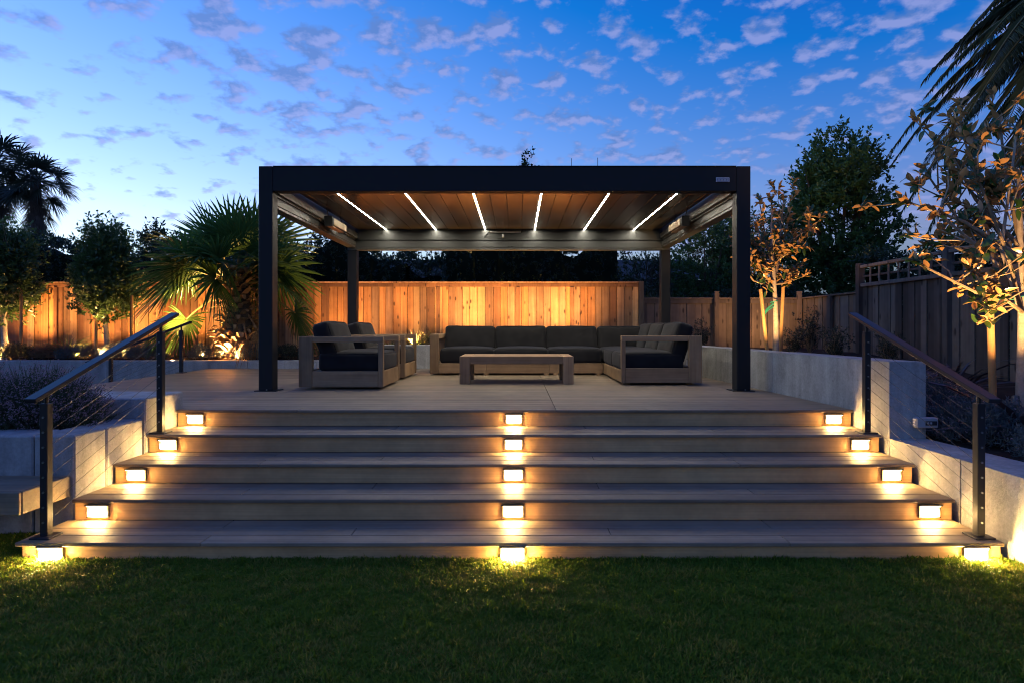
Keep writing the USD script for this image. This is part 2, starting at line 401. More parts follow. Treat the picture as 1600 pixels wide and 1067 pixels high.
FABRIC = mat('charcoal_fabric', {
    'g': ('geometry', {}), 'n': ('noise_texture', {'scale': 420.0, 'detail': 2.0}), 'n2': ('noise_texture', {'scale': 5.0, 'detail': 3.0}),
    'r': ('rgb_ramp', {'ramp': [(0.3, (0.012, 0.0112, 0.0108)), (0.7, (0.021, 0.0195, 0.0185))]}),
    'b': ('bump', {'strength': 0.35, 'distance': 0.002}),
    'p': ('principled_bsdf', {'roughness': 0.95, 'specular_ior_level': 0.15, 'sheen_weight': 0.06})},
    [('g.position', 'n.vector'), ('g.position', 'n2.vector'), ('n2.fac', 'r.fac'), ('n.fac', 'b.height'), ('r.color', 'p.base_color'), ('b.normal', 'p.normal')])
GRILLE = plain('heater_grille', (0.42, 0.33, 0.23), 0.35, 0.8)
SIGN_PLATE = plain('sign_plate', (0.20, 0.21, 0.25), 0.35, 0.5)
LETTER = plain('sign_letter', (0.50, 0.51, 0.55), 0.4, 0.3)
OUTLET = plain('grey_plastic', (0.30, 0.29, 0.28), 0.5)
TIE = plain('green_tape', (0.02, 0.20, 0.13), 0.5)
LENS_M = glow('step_light_lens', WARM, LENS)
DOWN_M = glow('step_light_lamp', WARM, DOWN)
LENS_LOW = glow('step_light_lens_low', WARM, LENS * 7.0)
DOWN_LOW = glow('step_light_lamp_low', WARM, DOWN * 5.0)
STRIP_M = glow('ceiling_light_strip', COOL, STRIP)
SPOT_M = glow('spotlight_lens', (1.0, 0.62, 0.26), 0.5)
BARK = mottled('pale_bark', (0.22, 0.17, 0.12), (0.42, 0.35, 0.27), 14.0, 0.85, 0.6, 60.0, 0.2)
DARKBARK = mottled('dark_bark', (0.05, 0.038, 0.028), (0.12, 0.09, 0.065), 10.0, 0.9, 0.8, 50.0, 0.2)
TWIG = mottled('twig', (0.14, 0.10, 0.06), (0.26, 0.19, 0.12), 20.0, 0.8, 0.4, 80.0, 0.2)
BOOT = mottled('palm_boot', (0.20, 0.115, 0.055), (0.42, 0.27, 0.14), 9.0, 0.8, 0.6, 60.0, 0.2)
FAN = foliage('fan_leaf', (0.06, 0.125, 0.025), (0.13, 0.21, 0.05), 0.25, 0.4)
FAN_STEM = plain('fan_petiole', (0.14, 0.13, 0.045), 0.5)
FAN_DARK = foliage('tall_palm_leaf', (0.025, 0.035, 0.02), (0.05, 0.065, 0.035), 0.15, 0.5)
DEAD = foliage('dead_leaf', (0.20, 0.115, 0.05), (0.38, 0.25, 0.12), 0.2, 0.8)
DATE = foliage('date_leaf', (0.040, 0.055, 0.022), (0.075, 0.095, 0.04), 0.15, 0.45)
HEDGE = foliage('hedge_leaf', (0.020, 0.036, 0.014), (0.050, 0.075, 0.028), 0.2, 0.4)
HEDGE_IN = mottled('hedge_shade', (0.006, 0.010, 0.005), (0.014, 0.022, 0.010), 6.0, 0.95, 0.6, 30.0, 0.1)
LAUREL = foliage('laurel_leaf', (0.05, 0.09, 0.022), (0.115, 0.165, 0.045), 0.25, 0.35, spec=0.5)
OAK = foliage('evergreen_leaf', (0.05, 0.10, 0.024), (0.12, 0.19, 0.05), 0.22, 0.4)
MAGNOLIA = foliage('magnolia_leaf', (0.030, 0.075, 0.014), (0.10, 0.15, 0.035), 0.22, 0.28, under=(0.38, 0.20, 0.072), spec=0.5)
LAV_LEAF = foliage('lavender_leaf', (0.06, 0.075, 0.035), (0.14, 0.155, 0.08), 0.2, 0.7)
LAV_FLOWER = foliage('lavender_flower', (0.26, 0.18, 0.20), (0.62, 0.50, 0.50), 0.2, 0.7)
SILVER = foliage('silver_leaf', (0.09, 0.105, 0.10), (0.20, 0.225, 0.21), 0.15, 0.7)
GRASSY = foliage('ornamental_grass', (0.09, 0.11, 0.035), (0.26, 0.24, 0.10), 0.25, 0.5)
DRY = foliage('dry_grass', (0.16, 0.10, 0.05), (0.34, 0.24, 0.12), 0.2, 0.7)
FLAX = foliage('flax_leaf', (0.030, 0.017, 0.016), (0.075, 0.042, 0.035), 0.1, 0.35)
SHRUB = foliage('shrub_leaf', (0.04, 0.045, 0.025), (0.09, 0.09, 0.045), 0.2, 0.5)
GRASSES = [foliage('turf_blade', (0.11, 0.165, 0.014), (0.29, 0.36, 0.045), 0.3, 0.6, spec=0.08), foliage('turf_blade_green', (0.085, 0.15, 0.014), (0.23, 0.32, 0.04), 0.3, 0.6, spec=0.08), foliage('turf_blade_dry', (0.18, 0.18, 0.03), (0.42, 0.38, 0.10), 0.3, 0.6, spec=0.08)]
SHINGLE = mottled('roof_shingle', (0.03, 0.027, 0.026), (0.07, 0.062, 0.06), 5.0, 0.9, 0.5, 25.0, 0.2)
STUCCO = mottled('house_stucco', (0.16, 0.15, 0.145), (0.2, 0.19, 0.185), 3.0, 0.9, 0.3, 90.0, 0.2)
TRIM = plain('house_trim', (0.05, 0.04, 0.035), 0.6)

# ------------------------------------------------------------------ ground, lawn, soil
ZD = 0.73                                    # deck level
EDGE = [3.85 + 0.434 * k for k in range(5)]  # front edges of the five steps; the last is the deck's edge
LEVEL = [0.119 + (ZD - 0.119) / 4 * k for k in range(5)]
XL, XR = -3.16, 3.11                         # the stairs' ends


def sheet(x0, x1, y0, y1, zf, nx=20, ny=20):
    x, y = np.meshgrid(np.linspace(x0, x1, nx), np.linspace(y0, y1, ny), indexing='ij')
    z = zf(x, y) if callable(zf) else np.full_like(x, zf)
    i, j = np.meshgrid(np.arange(nx - 1), np.arange(ny - 1), indexing='ij')
    q = np.stack([i * ny + j, (i + 1) * ny + j, (i + 1) * ny + j + 1, i * ny + j + 1], -1).reshape(-1, 4)
    return np.stack([x, y, z], -1).reshape(-1, 3), np.vstack([q[:, [0, 1, 2]], q[:, [0, 2, 3]]])


single('ground', sheet(-400, 400, -400, 400, -0.03, 3, 3), GROUND, kind='structure')
single('lawn', sheet(-9, 3.2, -6, 4.36, 0.0, 3, 3), TURF, kind='structure')


def bump_soil(z0, amp=0.035, sx=0.0, sy=0.0, y0=0.0):
    return lambda x, y: z0 + sy * (y - y0) + amp * (meshkit.fbm(np.stack([x * 3, y * 3, np.zeros_like(x)], -1), 3, 5) - 0.5) * 2


single('garden_soil', sheet(-13, -2.4, 11.4, 12.5, lambda x, y: bump_soil(0.90)(x, y) - 0.13 * (y < 11.56), 70, 16), SOIL, kind='structure', smooth=True)
single('garden_soil', sheet(-2.4, 6.1, 11.4, 12.95, bump_soil(1.05), 60, 12), SOIL, kind='structure', smooth=True)
zr = lambda y: np.interp(np.asarray(y, float), [1.5, 4.2, 5.2, 6.5, 9.5, 11.4], [0.46, 0.47, 0.52, 0.74, 1.0, 1.06])
rv, rfc = sheet(0, 1, 1.5, 11.4, lambda x, y: zr(y) + 0.03 * (meshkit.fbm(np.stack([x * 8, y * 3, 0 * x], -1), 3, 7) - 0.5) * 2, 24, 70)
x_in = np.interp(rv[:, 1], [1.5, 3.2, 4.3, 5.10, 5.16, 11.4], [3.80, 3.60, 3.48, 3.42, 3.30, 2.92])
rv[:, 0] = x_in + rv[:, 0] * (6.1 - x_in)
single('garden_soil', (rv, rfc), SOIL, kind='structure', smooth=True)
single('garden_soil', sheet(-8.5, -3.45, 4.6, 5.18, bump_soil(0.665, 0.02), 40, 8), SOIL, kind='structure', smooth=True)

# ------------------------------------------------------------------ the deck and the stairs
random.seed(3)
GAP, BW, TH = 0.005, 0.1395, 0.025
WALL_R = lambda y: 3.16 - (y - 5.13) * 0.0655      # inner face of the wall along the deck's right side
deck = Thing('deck', 'grey brown composite deck platform of long boards under the pergola', 'deck', (0, 8.4, 0), kind='structure')
y, k = EDGE[4], 0
while y < 11.19:
    y1 = min(y + BW, 11.195)
    ends = [-5.70, -2.03 if k == 0 else None, 0.36, min(WALL_R(y), WALL_R(y1)) - 0.012]
    if k == 0:
        ends[0] = XL + 0.005
    ends = [e for e in ends if e is not None]
    for a, b in zip(ends[:-1], ends[1:]):
        deck.part('plank', cbox(a + 0.002, b - 0.002, y, y1, ZD - TH, ZD, 0.003), DECK[random.randrange(3)])
    y += BW + GAP; k += 1
deck.part('deck_frame', cat(cbox(-5.68, -3.2, 5.62, 11.18, 0.0, ZD - 0.03, 0.01), cbox(-3.19, 2.74, 5.66, 11.18, 0.0, ZD - 0.031, 0.01)), DARKBARK)

stairs = Thing('deck_stairs', 'wide flight of five composite deck steps from lawn up to deck', 'stairs', (0, 3.85, 0))
for s in range(5):
    yf, zt = EDGE[s], LEVEL[s]
    xl = XL - 0.045 if s == 0 else XL
    if s < 4:
        for b in range(3):
            y0 = yf + b * (BW + GAP)
            y1 = y0 + BW if b < 2 else EDGE[s + 1] + 0.022
            cut = (-2.02, 1.74) if (s + b) % 2 == 0 else (-1.1, 0.62)
            e = [xl, *([] if b == 0 and s % 2 else cut), XR]
            for a, c in zip(e[:-1], e[1:]):
                stairs.part('tread_board', cbox(a + 0.0015, c - 0.0015, y0, y1, zt - TH, zt, 0.004), DECK[random.randrange(3)])
    zb = LEVEL[s - 1] + 0.001 if s else -0.02
    stairs.part('riser', cbox(xl + 0.03 if s == 0 else xl + 0.006, XR - 0.008, yf + 0.026, yf + 0.046, zb, zt - TH - 0.001, 0.002), RISER)
stairs.part('stair_frame', cat(*[cbox(XL + 0.05, XR - 0.05, EDGE[s] + 0.05, EDGE[s + 1] + 0.02, 0.0, LEVEL[s] - 0.03, 0.002) for s in range(4)]), DARKBARK)

side = Thing('side_stairs', 'small deck steps going down to the left behind the far railing', 'stairs', (-6.3, 10.3, 0))
for s in range(4):
    x1 = -5.70 - 0.434 * s; z = ZD - 0.153 * (s + 1)
    side.part('riser', cbox(x1 - 0.02, x1 - 0.002, 9.5, 11.18, z + 0.001, z + 0.127, 0.002), RISER)
    for b in range(3):
        xb = x1 - 0.022 - b * (BW + GAP)
        side.part('tread_board', cbox(xb - BW, xb, 9.5, 11.18, z - TH, z, 0.003), DECK[b % 3])

# ------------------------------------------------------------------ concrete walls
def wall(name, label, pieces, base, mat_=CONCRETE):
    t = Thing(name, label, 'wall', base)
    for p in pieces:
        t.part('wall_panel', p, mat_)
    return t


def slant(y0, y1, z0, z1, th):
    return prism([(WALL_R(y0), y0), (WALL_R(y0) + th, y0), (WALL_R(y1) + th, y1), (WALL_R(y1), y1)], z0, z1)


wall('planter_wall', 'tall pale concrete planter wall along the right side of the deck',
     [slant(5.13, 7.165, -0.05, 1.20, 0.31), slant(7.175, 9.20, -0.05, 1.195, 0.31), slant(9.21, 11.19, -0.05, 1.19, 0.31)], (3.1, 8, 0))
wall('stair_wall', 'low concrete wall beside the right ends of the steps', [
    prism([(3.16, 1.0), (3.90, 1.0), (3.66, 3.2), (3.16, 3.2)], -0.05, 0.55),
    prism([(3.16, 3.21), (3.66, 3.21), (3.54, 4.3), (3.16, 4.3)], -0.05, 0.55),
    prism([(3.16, 4.31), (3.54, 4.31), (3.47, 5.125), (3.16, 5.125)], -0.05, 0.55)], (3.3, 3.5, 0))
back_low = []
for k in range(4):
    back_low.append(cbox(-12.5 + 2.5 * k + 0.004, -10.0 + 2.5 * k - 0.004, 11.2, 11.45, -0.05, 0.882, 0.01))
wall('kerb_wall', 'long low concrete kerb wall behind the left part of the deck', back_low, (-7.5, 11.3, 0))
wall('back_planter_wall', 'grey concrete planter wall behind the sofa', [cbox(-2.496, 0.2, 11.2, 11.45, -0.05, 1.17, 0.01), cbox(0.208, 2.755, 11.2, 11.45, -0.05, 1.17, 0.01)], (0, 11.3, 0))
wall('upper_kerb_wall', 'short concrete kerb wall above the lavender at the deck left corner', [cbox(-8.5, -6.01, 5.14, 5.57, -0.05, 0.888, 0.01), cbox(-6.0, -3.163, 5.14, 5.722, -0.05, 0.888, 0.01)], (-4.5, 5.3, 0))
wall('lower_bed_wall', 'concrete wall holding the lavender bed beside the left ends of steps', [
    cbox(-8.5, -6.01, 4.34, 4.62, -0.05, 0.715, 0.012), cbox(-6.0, -3.482, 4.34, 4.62, -0.05, 0.715, 0.012),
    cbox(-3.474, -3.18, 4.34, 4.675, -0.05, 0.716, 0.012), cbox(-3.474, -3.18, 4.685, 5.135, -0.05, 0.716, 0.012)], (-4.2, 4.5, 0))

bench = Thing('bench', 'floating composite bench fixed to the concrete wall at far left', 'bench', (-4.5, 4.1, 0.28))
for b in range(3):
    bench.part('seat_board', cbox(-7.5, -3.225, 3.912 + b * 0.1445, 3.912 + b * 0.1445 + BW - (0.004 if b == 2 else 0), 0.405, 0.43, 0.003), DECK[b % 3])
bench.part('fascia', cbox(-7.5, -3.205, 3.886, 3.908, 0.282, 0.428, 0.004), DECK[1])
bench.part('end_board', cbox(-3.222, -3.202, 3.912, 4.335, 0.282, 0.428, 0.004), DECK[2])
for x in (-7.0, -5.4, -3.8):
    bench.part('bracket', cbox(x, x + 0.06, 3.93, 4.338, 0.29, 0.40, 0.004), RAIL)

box = Thing('outlet_box', 'grey weatherproof outlet box on end of tall right planter wall', 'outlet box', (3.44, 5.1, 0.64))
b0 = box.part('box_body', cbox(3.352, 3.535, 5.068, 5.128, 0.648, 0.735, 0.008), OUTLET)
box.part('cover_window', cbox(3.425, 3.52, 5.062, 5.067, 0.672, 0.708, 0.001), BLACK)
box.part('socket', cat(*[cbox(3.436 + 0.024 * k, 3.452 + 0.024 * k, 5.059, 5.0615, 0.682, 0.700, 0.001) for k in range(2)]), OUTLET)
box.part('side_plug', cat(*[cbox(3.346, 3.3515, 5.082, 5.112, 0.662 + 0.024 * k, 0.678 + 0.024 * k, 0.001) for k in range(3)]), WHITE)

# ------------------------------------------------------------------ railings
def railing(label, p0, z0, p1, z1, ends, post=0.05, H=0.885, bolts_side=-1, base=None):
    """Two posts on steps of different level, a sloping flat handrail and eight cables."""
    p0, p1 = np.array(p0, float), np.array(p1, float)
    t = Thing('railing', label, 'railing', (*(p0 if base is None else base), 0), 'black cable railings beside the steps')
    d = p1 - p0; L = np.linalg.norm(d); u = d / L; n = V(-u[1], u[0]); ang = math.atan2(u[1], u[0])
    slope = (z1 - z0) / L

    def local(m):                              # built along +x from p0
        return rot_z((m[0] + V(p0[0], p0[1], 0), m[1]), ang, (p0[0], p0[1], 0))
    for x, z in ((0, z0), (L, z1)):
        t.part('post', local(cbox(x - post / 2, x + post / 2, -post / 2, post / 2, z + 0.012, z + H - 0.01, 0.003)), RAIL)
        t.part('base_plate', local(cbox(x - 0.065, x + 0.065, -0.065, 0.065, z, z + 0.012, 0.003)), RAIL)
        t.part('rail_bracket', local(tube([(x, 0, z + H - 0.01), (x, 0, z + H + 0.055)], 0.012, 8)), RAIL)
        bl = [cbox(x - 0.008, x + 0.008, s * (post / 2 + 0.003) - 0.003, s * (post / 2 + 0.003) + 0.003, z + zz - 0.008, z + zz + 0.008, 0.003) for s in (-1, 1) for zz in ()]
        f0 = [(s, zz) for s in (-1, 1) for zz in np.linspace(0.10, H - 0.1, 8)]
        bm = cat(*[tube([(x + s * (post / 2 - 0.001), 0, z + zz), (x + s * (post / 2 + 0.006), 0, z + zz)], 0.0075, 6) for s, zz in f0])
        t.part('cable_fitting', local(bm), BOLT, kind='stuff')
    e0, e1 = ends
    h = lambda x: z0 + slope * x + H + 0.055
    c, s_ = 1 / math.hypot(1, slope), slope / math.hypot(1, slope)
    v, f = cbox(e0 / c, e1 / c, -0.038, 0.038, 0, 0.03, 0.004)
    R = V([c, 0, -s_], [0, 1, 0], [s_, 0, c])
    t.part('handrail', local((v @ R.T + V(0, 0, z0 + H + 0.052), f)), RAIL)
    for zz in np.linspace(0.10, H - 0.1, 8):
        t.part('cable', local(tube([(post / 2, 0, z0 + zz), (L / 2, 0, (z0 + z1) / 2 + zz - 0.003), (L - post / 2, 0, z1 + zz)], 0.0017, 5)), STEEL)
    return t


railing('black cable railing with sloping handrail on left side of steps', (-3.09, 3.965), LEVEL[0], (-3.09, 5.24), LEVEL[3], (-0.13, 1.50))
railing('black cable railing with sloping handrail on right side of steps', (3.03, 3.965), LEVEL[0], (3.03, 5.24), LEVEL[3], (-0.13, 1.50))
railing('small black cable railing far behind left one at deck corner', (-6.86, 10.2), ZD - 0.153 * 3, (-5.67, 10.2), ZD, (-0.4, 1.36), H=0.72)

# ------------------------------------------------------------------ step lights: fifteen, three on every riser
def make_step_light(base, label, lens=None, lamp=None):
    t = Thing('step_light', label, 'step light', base, 'lit step lights in the risers')
    w, h = 0.08, 0.047                            # half size; local origin = centre of the back, facing -y
    bars = [(-w, w, h - 0.009, h), (-w, w, -h, -h + 0.009), (-w, -w + 0.012, -h + 0.0095, h - 0.0095), (w - 0.012, w, -h + 0.0095, h - 0.0095)]
    t.part('frame', cat(*[cbox(a, b, -0.014, -0.001, c, d, 0.002) for a, b, c, d in bars]), FRAME, world=False)
    t.part('back_plate', cbox(-w + 0.0125, w - 0.0125, -0.006, -0.002, -h + 0.0095, h - 0.0095, 0.0005), BACK, world=False)
    x = w - 0.021
    t.part('lens', cbox(-x, x, -0.030, -0.0065, -h + 0.014, 0.000, 0.004), lens or LENS_M, world=False)   # a lens body proud of the frame
    t.part('hood', cbox(-w - 0.002, w + 0.002, -0.034, -0.0145, h - 0.006, h + 0.002, 0.001), FRAME, world=False)
    t.part('lamp', cbox(-w + 0.014, w - 0.014, -0.032, -0.0150, h - 0.0095, h - 0.0065, 0.0005), lamp or DOWN_M, world=False)
    return t


ROWS = ['lowest riser in the grass', 'second riser from the lawn', 'middle riser', 'fourth riser from the lawn', 'topmost riser just under the deck']
COLS = [(-2.985, 'left end'), (-0.03, 'middle'), (2.935, 'right end')]
for s in range(5):
    if s < 2:
        first_light = None
    for x, where in COLS:
        pos = (x, EDGE[s] + 0.025, (LEVEL[s - 1] + 0.066) if s else 0.045)
        label = f'lit rectangular step light at the {where} of the {ROWS[s]}'
        if first_light is None:
            first_light = make_step_light(pos, label, None if s else LENS_LOW, None if s else DOWN_LOW)
        else:
            first_light.copy(pos, label)

# ------------------------------------------------------------------ the pergola
PX0, PX1, PY0, PY1 = -3.094, 2.795, 7.23, 11.19
PW = 0.165
per = Thing('pergola', 'charcoal metal pergola with louvred roof standing on the deck', 'pergola', (-0.15, 9.2, ZD))
TOPZ, LOUZ = 3.41, 3.27
for x0 in (PX0, PX1 - PW):
    for y0 in (PY0, PY1 - PW - 0.01):
        front = y0 == PY0
        p = per.part('post', cbox(x0, x0 + PW, y0, y0 + PW, ZD + 0.01, TOPZ + 0.008 if front else 2.90, 0.006), METAL)
        per.part('base_plate', cbox(x0 - 0.05, x0 + PW + 0.05, y0 - 0.012, y0 + PW + 0.05, ZD + 0.0005, ZD + 0.0095, 0.002), METAL, p)
        per.part('anchor_bolt', tube([(x0 + PW * 0.6, y0 - 0.006, ZD + 0.01), (x0 + PW * 0.6, y0 - 0.006, ZD + 0.024)], 0.009, 8), BOLT, p)
per.part('front_beam', cbox(PX0 + PW + 0.002, PX1 - PW - 0.002, PY0 + 0.004, PY0 + PW - 0.01, 3.12, TOPZ, 0.005), METAL)
per.part('beam_cap', cbox(PX0 + PW + 0.004, PX1 - PW - 0.004, PY0 - 0.004, PY0 + PW, TOPZ + 0.0005, TOPZ + 0.012, 0.003), METAL)
yb0, yb1 = PY0 + PW + 0.001, PY1 - PW - 0.012
for sgn, x_out in ((1, PX0), (-1, PX1)):
    bx = lambda a, b, z0, z1, c=0.004: cbox(min(x_out + sgn * a, x_out + sgn * b), max(x_out + sgn * a, x_out + sgn * b), yb0, yb1, z0, z1, c)
    per.part('side_beam', bx(0.0, 0.15, 3.085, TOPZ), BEAM)
    per.part('gutter', bx(0.152, 0.19, 3.11, 3.20), BEAM)
    per.part('beam_groove', bx(0.02, 0.13, 3.048, 3.0845), BLACK)
    per.part('screen_housing', cat(bx(0.005, PW - 0.004, 2.975, 3.0475), bx(0.012, PW - 0.012, 2.94, 2.974)), BEAM)
bb = lambda y0, y1, z0, z1: cbox(PX0 + 0.001, PX1 - 0.001, y0, y1, z0, z1, 0.004)
per.part('back_beam', bb(PY1 - PW - 0.01, PY1, 3.08, TOPZ), BEAM)
per.part('beam_groove', bb(PY1 - PW + 0.02, PY1 - 0.02, 3.062, 3.0795), BLACK)
per.part('screen_housing', cat(bb(PY1 - PW - 0.012, PY1 - 0.005, 2.94, 3.0615), bb(PY1 - PW - 0.004, PY1 - 0.012, 2.902, 2.9395)), BEAM)
n_l = 26
lx0, lx1 = PX0 + 0.192, PX1 - 0.192
pitch = 0.2222
xs0 = -2.385 - 1.5 * pitch - 0.5 * pitch
k = -1
for i in range(-2, 28):
    a = -2.385 + (i - 1.0) * pitch + 0.02
    b = a + pitch - 0.007
    a, b = max(a, lx0), min(b, lx1)
    if b - a > 0.02:
        per.part('louvre', cbox(a, b, yb0 + 0.05, yb1 - 0.002, LOUZ, LOUZ + 0.03, 0.0025), LOUVRE)
for i in range(6):
    x = -2.385 + 0.902 * i
    c = per.part('light_channel', cat(cbox(x - 0.0185, x - 0.0125, yb0 + 0.05, yb1 - 0.004, LOUZ - 0.006, LOUZ - 0.0005, 0.001), cbox(x + 0.0125, x + 0.0185, yb0 + 0.05, yb1 - 0.004, LOUZ - 0.006, LOUZ - 0.0005, 0.001)), LOUVRE)
    per.part('light_strip', cbox(x - 0.012, x + 0.012, yb0 + 0.05, yb1 - 0.006, LOUZ - 0.004, LOUZ - 0.0005, 0.0005), STRIP_M)
per.part('roof_skin', cbox(lx0, lx1, yb0 + 0.05, yb1 - 0.002, LOUZ + 0.034, LOUZ + 0.05, 0.002), METAL)
ya = yb1 - 0.06
rod = per.part('actuator', tube([at(764, 363, ya), at(814, 363, ya)], 0.017, 10), CHROME, smooth=40)
c0 = at(786, 367, ya)
per.part('actuator_clamp', cat(cbox(c0[0] - 0.02, c0[0] + 0.02, ya - 0.02, ya + 0.055, c0[2] - 0.05, c0[2] + 0.01, 0.004)), CHROME, rod)
e0 = at(814, 363, ya)
per.part('actuator_cable', tube([e0, e0 + V(0.05, 0.01, 0.05), e0 + V(0.12, 0.0, 0.01), e0 + V(0.2, 0.03, 0.05)], 0.006, 5), BLACK, rod)
e1 = at(764, 363, ya)
per.part('actuator_arm', tube([e1, e1 + V(-0.09, 0.05, -0.09)], 0.008, 6), BLACK, rod)
hc = at(796, 386, PY1 - PW)
per.part('sensor_hole', cat(*[cbox(hc[0] - 0.03 + 0.055 * q, hc[0] + 0.0 + 0.055 * q, PY1 - PW - 0.016, PY1 - PW - 0.0125, hc[2] - 0.01, hc[2] + 0.01, 0.001) for q in range(2)]), BLACK)
sg0, sg1 = at(1118.5, 285, PY0), at(1139.5, 278, PY0)
pl = per.part('name_plate', cbox(sg0[0], sg1[0], PY0 - 0.004, PY0 + 0.0035, sg0[2], sg1[2], 0.001), SIGN_PLATE)
per.part('plate_border', cat(cbox(sg0[0], sg1[0], PY0 - 0.006, PY0 - 0.0042, sg1[2] - 0.007, sg1[2], 0.0005), cbox(sg0[0], sg0[0] + 0.007, PY0 - 0.006, PY0 - 0.0042, sg0[2], sg1[2] - 0.0075, 0.0005), cbox(sg1[0] - 0.007, sg1[0], PY0 - 0.006, PY0 - 0.0042, sg0[2], sg1[2] - 0.0075, 0.0005)), LETTER, pl)
tm = meshkit.text_mesh('IIIIIII', 0.024, 0.002)
tv = np.array(tm.vertices); wtx = tv[:, 0].max()
tv = np.c_[tv[:, 0] * 0.125 / wtx + sg0[0] + 0.018, PY0 - 0.0045 - tv[:, 2], tv[:, 1] + sg0[2] + 0.013]
per.part('lettering', (tv, np.array(tm.faces)[:, ::-1]), LETTER, pl)
for px, py in ((893, 248), (934, 247)):
    a = at(px, 262, PY0 + 0.3)
    per.part('wind_sensor', cat(tube([(a[0], a[1], LOUZ + 0.05), (a[0], a[1], CAM_Z + (512 - py) * a[1] / F)], 0.004, 5), tube([(a[0] - 0.025, a[1], TOPZ + 0.075), (a[0] + 0.02, a[1], TOPZ + 0.085)], 0.004, 5)), RAIL)

# two heaters hang in the groove of the side beams
def heater(x, sgn, label):
    t = Thing('patio_heater', label, 'heater', (x, 9.35, 2.98), 'heaters under the pergola side beams')
    body = t.part('housing', cbox(x - 0.055, x + 0.055, 8.98, 9.72, 3.0, 3.13, 0.02), BLACK)
    xi = x + sgn * 0.056
    t.part('grille', cbox(min(xi, xi + sgn * 0.008), max(xi, xi + sgn * 0.008), 9.03, 9.67, 3.015, 3.115, 0.003), GRILLE)
    for q in range(14):
        yq = 9.05 + q * 0.046
        t.part('grille_bar', cbox(min(xi + sgn * 0.0085, xi + sgn * 0.014), max(xi + sgn * 0.0085, xi + sgn * 0.014), yq, yq + 0.01, 3.015, 3.115, 0.001), GRILLE)
    t.part('grille', cbox(x - 0.045, x + 0.045, 9.03, 9.67, 2.994, 2.9995, 0.002), GRILLE)
    for yy in (8.97, 9.66):
        t.part('bracket', cat(cbox(x - 0.062, x + 0.062, yy - 0.03, yy - 0.012, 2.985, 3.14, 0.004), tube([(x, yy - 0.02, 3.13), (x - sgn * 0.03, yy - 0.02, 3.26)], 0.008, 6)), BLACK)


heater(PX0 + 0.30, 1, 'black patio heater under the left side beam of the pergola')
heater(PX1 - 0.30, -1, 'black patio heater under the right side beam of the pergola')

# ------------------------------------------------------------------ furniture
def place(m, base, rz=0.0):
    return m


def make_chair(base, label):
    """Faces +x; local origin at the near back corner on the deck; 1.03 deep (x), 1.05 wide (y)."""
    t = Thing('lounge_chair', label, 'armchair', base, 'swivel lounge chairs on the deck')
    p = lambda n, m, mt, **k: t.part(n, m, mt, world=False, **k)
    L, W = 1.035, 1.05
    for y0 in (0.0, W - 0.07):
        y1 = y0 + 0.07
        p('back_post', cbox(0.0, 0.165, y0, y1, 0.03, 0.65, 0.005), TEAK_Z)
        p('front_post', cbox(L - 0.06, L, y0, y1, 0.03, 0.575, 0.004), TEAK_Z)
        p('arm_rail', cbox(0.167, L, y0, y1, 0.577, 0.65, 0.005), TEAK_X)
        p('side_rail', cbox(0.167, L - 0.062, y0 + 0.002, y1 - 0.002, 0.032, 0.225, 0.004), TEAK_X)
    p('front_rail', cbox(L - 0.05, L - 0.008, 0.072, W - 0.072, 0.032, 0.225, 0.004), TEAK)
    p('back_rail', cbox(0.02, 0.09, 0.072, W - 0.072, 0.575, 0.648, 0.004), TEAK)
    p('back_rail', cbox(0.02, 0.09, 0.072, W - 0.072, 0.032, 0.225, 0.004), TEAK)
    p('seat_base', cbox(0.092, L - 0.052, 0.072, W - 0.072, 0.17, 0.215, 0.004), TEAK)
    p('swivel_base', tube([(0.5, W / 2, 0.0), (0.5, W / 2, 0.012), (0.5, W / 2, 0.013), (0.5, W / 2, 0.03)], [0.36, 0.36, 0.12, 0.12], 28), BLACK)
    t.cushion('seat_cushion', (0.80, 0.90, 0.23), 3, 0.05, 0.03, lambda v: v + V(0.615, W / 2, 0.335), world=False)
    a = math.radians(72)
    R = V([-math.cos(a), 0, math.sin(a)], [0, 1, 0], [math.sin(a), 0, math.cos(a)])
    t.cushion('back_cushion', (0.52, 0.86, 0.22), 5, 0.055, 0.035, lambda v: v @ R.T + V(0.295, W / 2, 0.565), 0.011, True, world=False)
    p('care_tag', cbox(0.172, 0.176, 0.08, 0.095, 0.26, 0.32, 0.001), WHITE)
    return t


ch = make_chair((-2.68, 7.41, ZD), 'teak lounge chair with dark cushions nearest to the steps')
ch.copy((-2.68, 8.84, ZD), 'teak lounge chair with dark cushions behind the nearer chair')

sofa = Thing('sectional_sofa', 'L-shaped teak sectional sofa with charcoal cushions', 'sofa', (0.5, 10.2, ZD))
Zs = lambda a, b: (ZD + a, ZD + b)
SX0, SX1, SXI, SY0, SYI, SYB = -1.40, 2.446, 1.38, 7.99, 9.68, 10.72
# left arm of the back run
sofa.part('arm_post', cbox(SX0, SX0 + 0.14, SYI, SYI + 0.07, *Zs(0.03, 0.65), 0.005), TEAK_Z)
sofa.part('arm_post', cbox(SX0, SX0 + 0.14, SYB - 0.165, SYB, *Zs(0.03, 0.65), 0.005), TEAK_Z)
sofa.part('arm_rail', cbox(SX0 + 0.002, SX0 + 0.138, SYI + 0.072, SYB - 0.167, *Zs(0.578, 0.65), 0.004), TEAK)
sofa.part('side_rail', cbox(SX0 + 0.004, SX0 + 0.06, SYI + 0.072, SYB - 0.167, *Zs(0.032, 0.19), 0.004), TEAK)
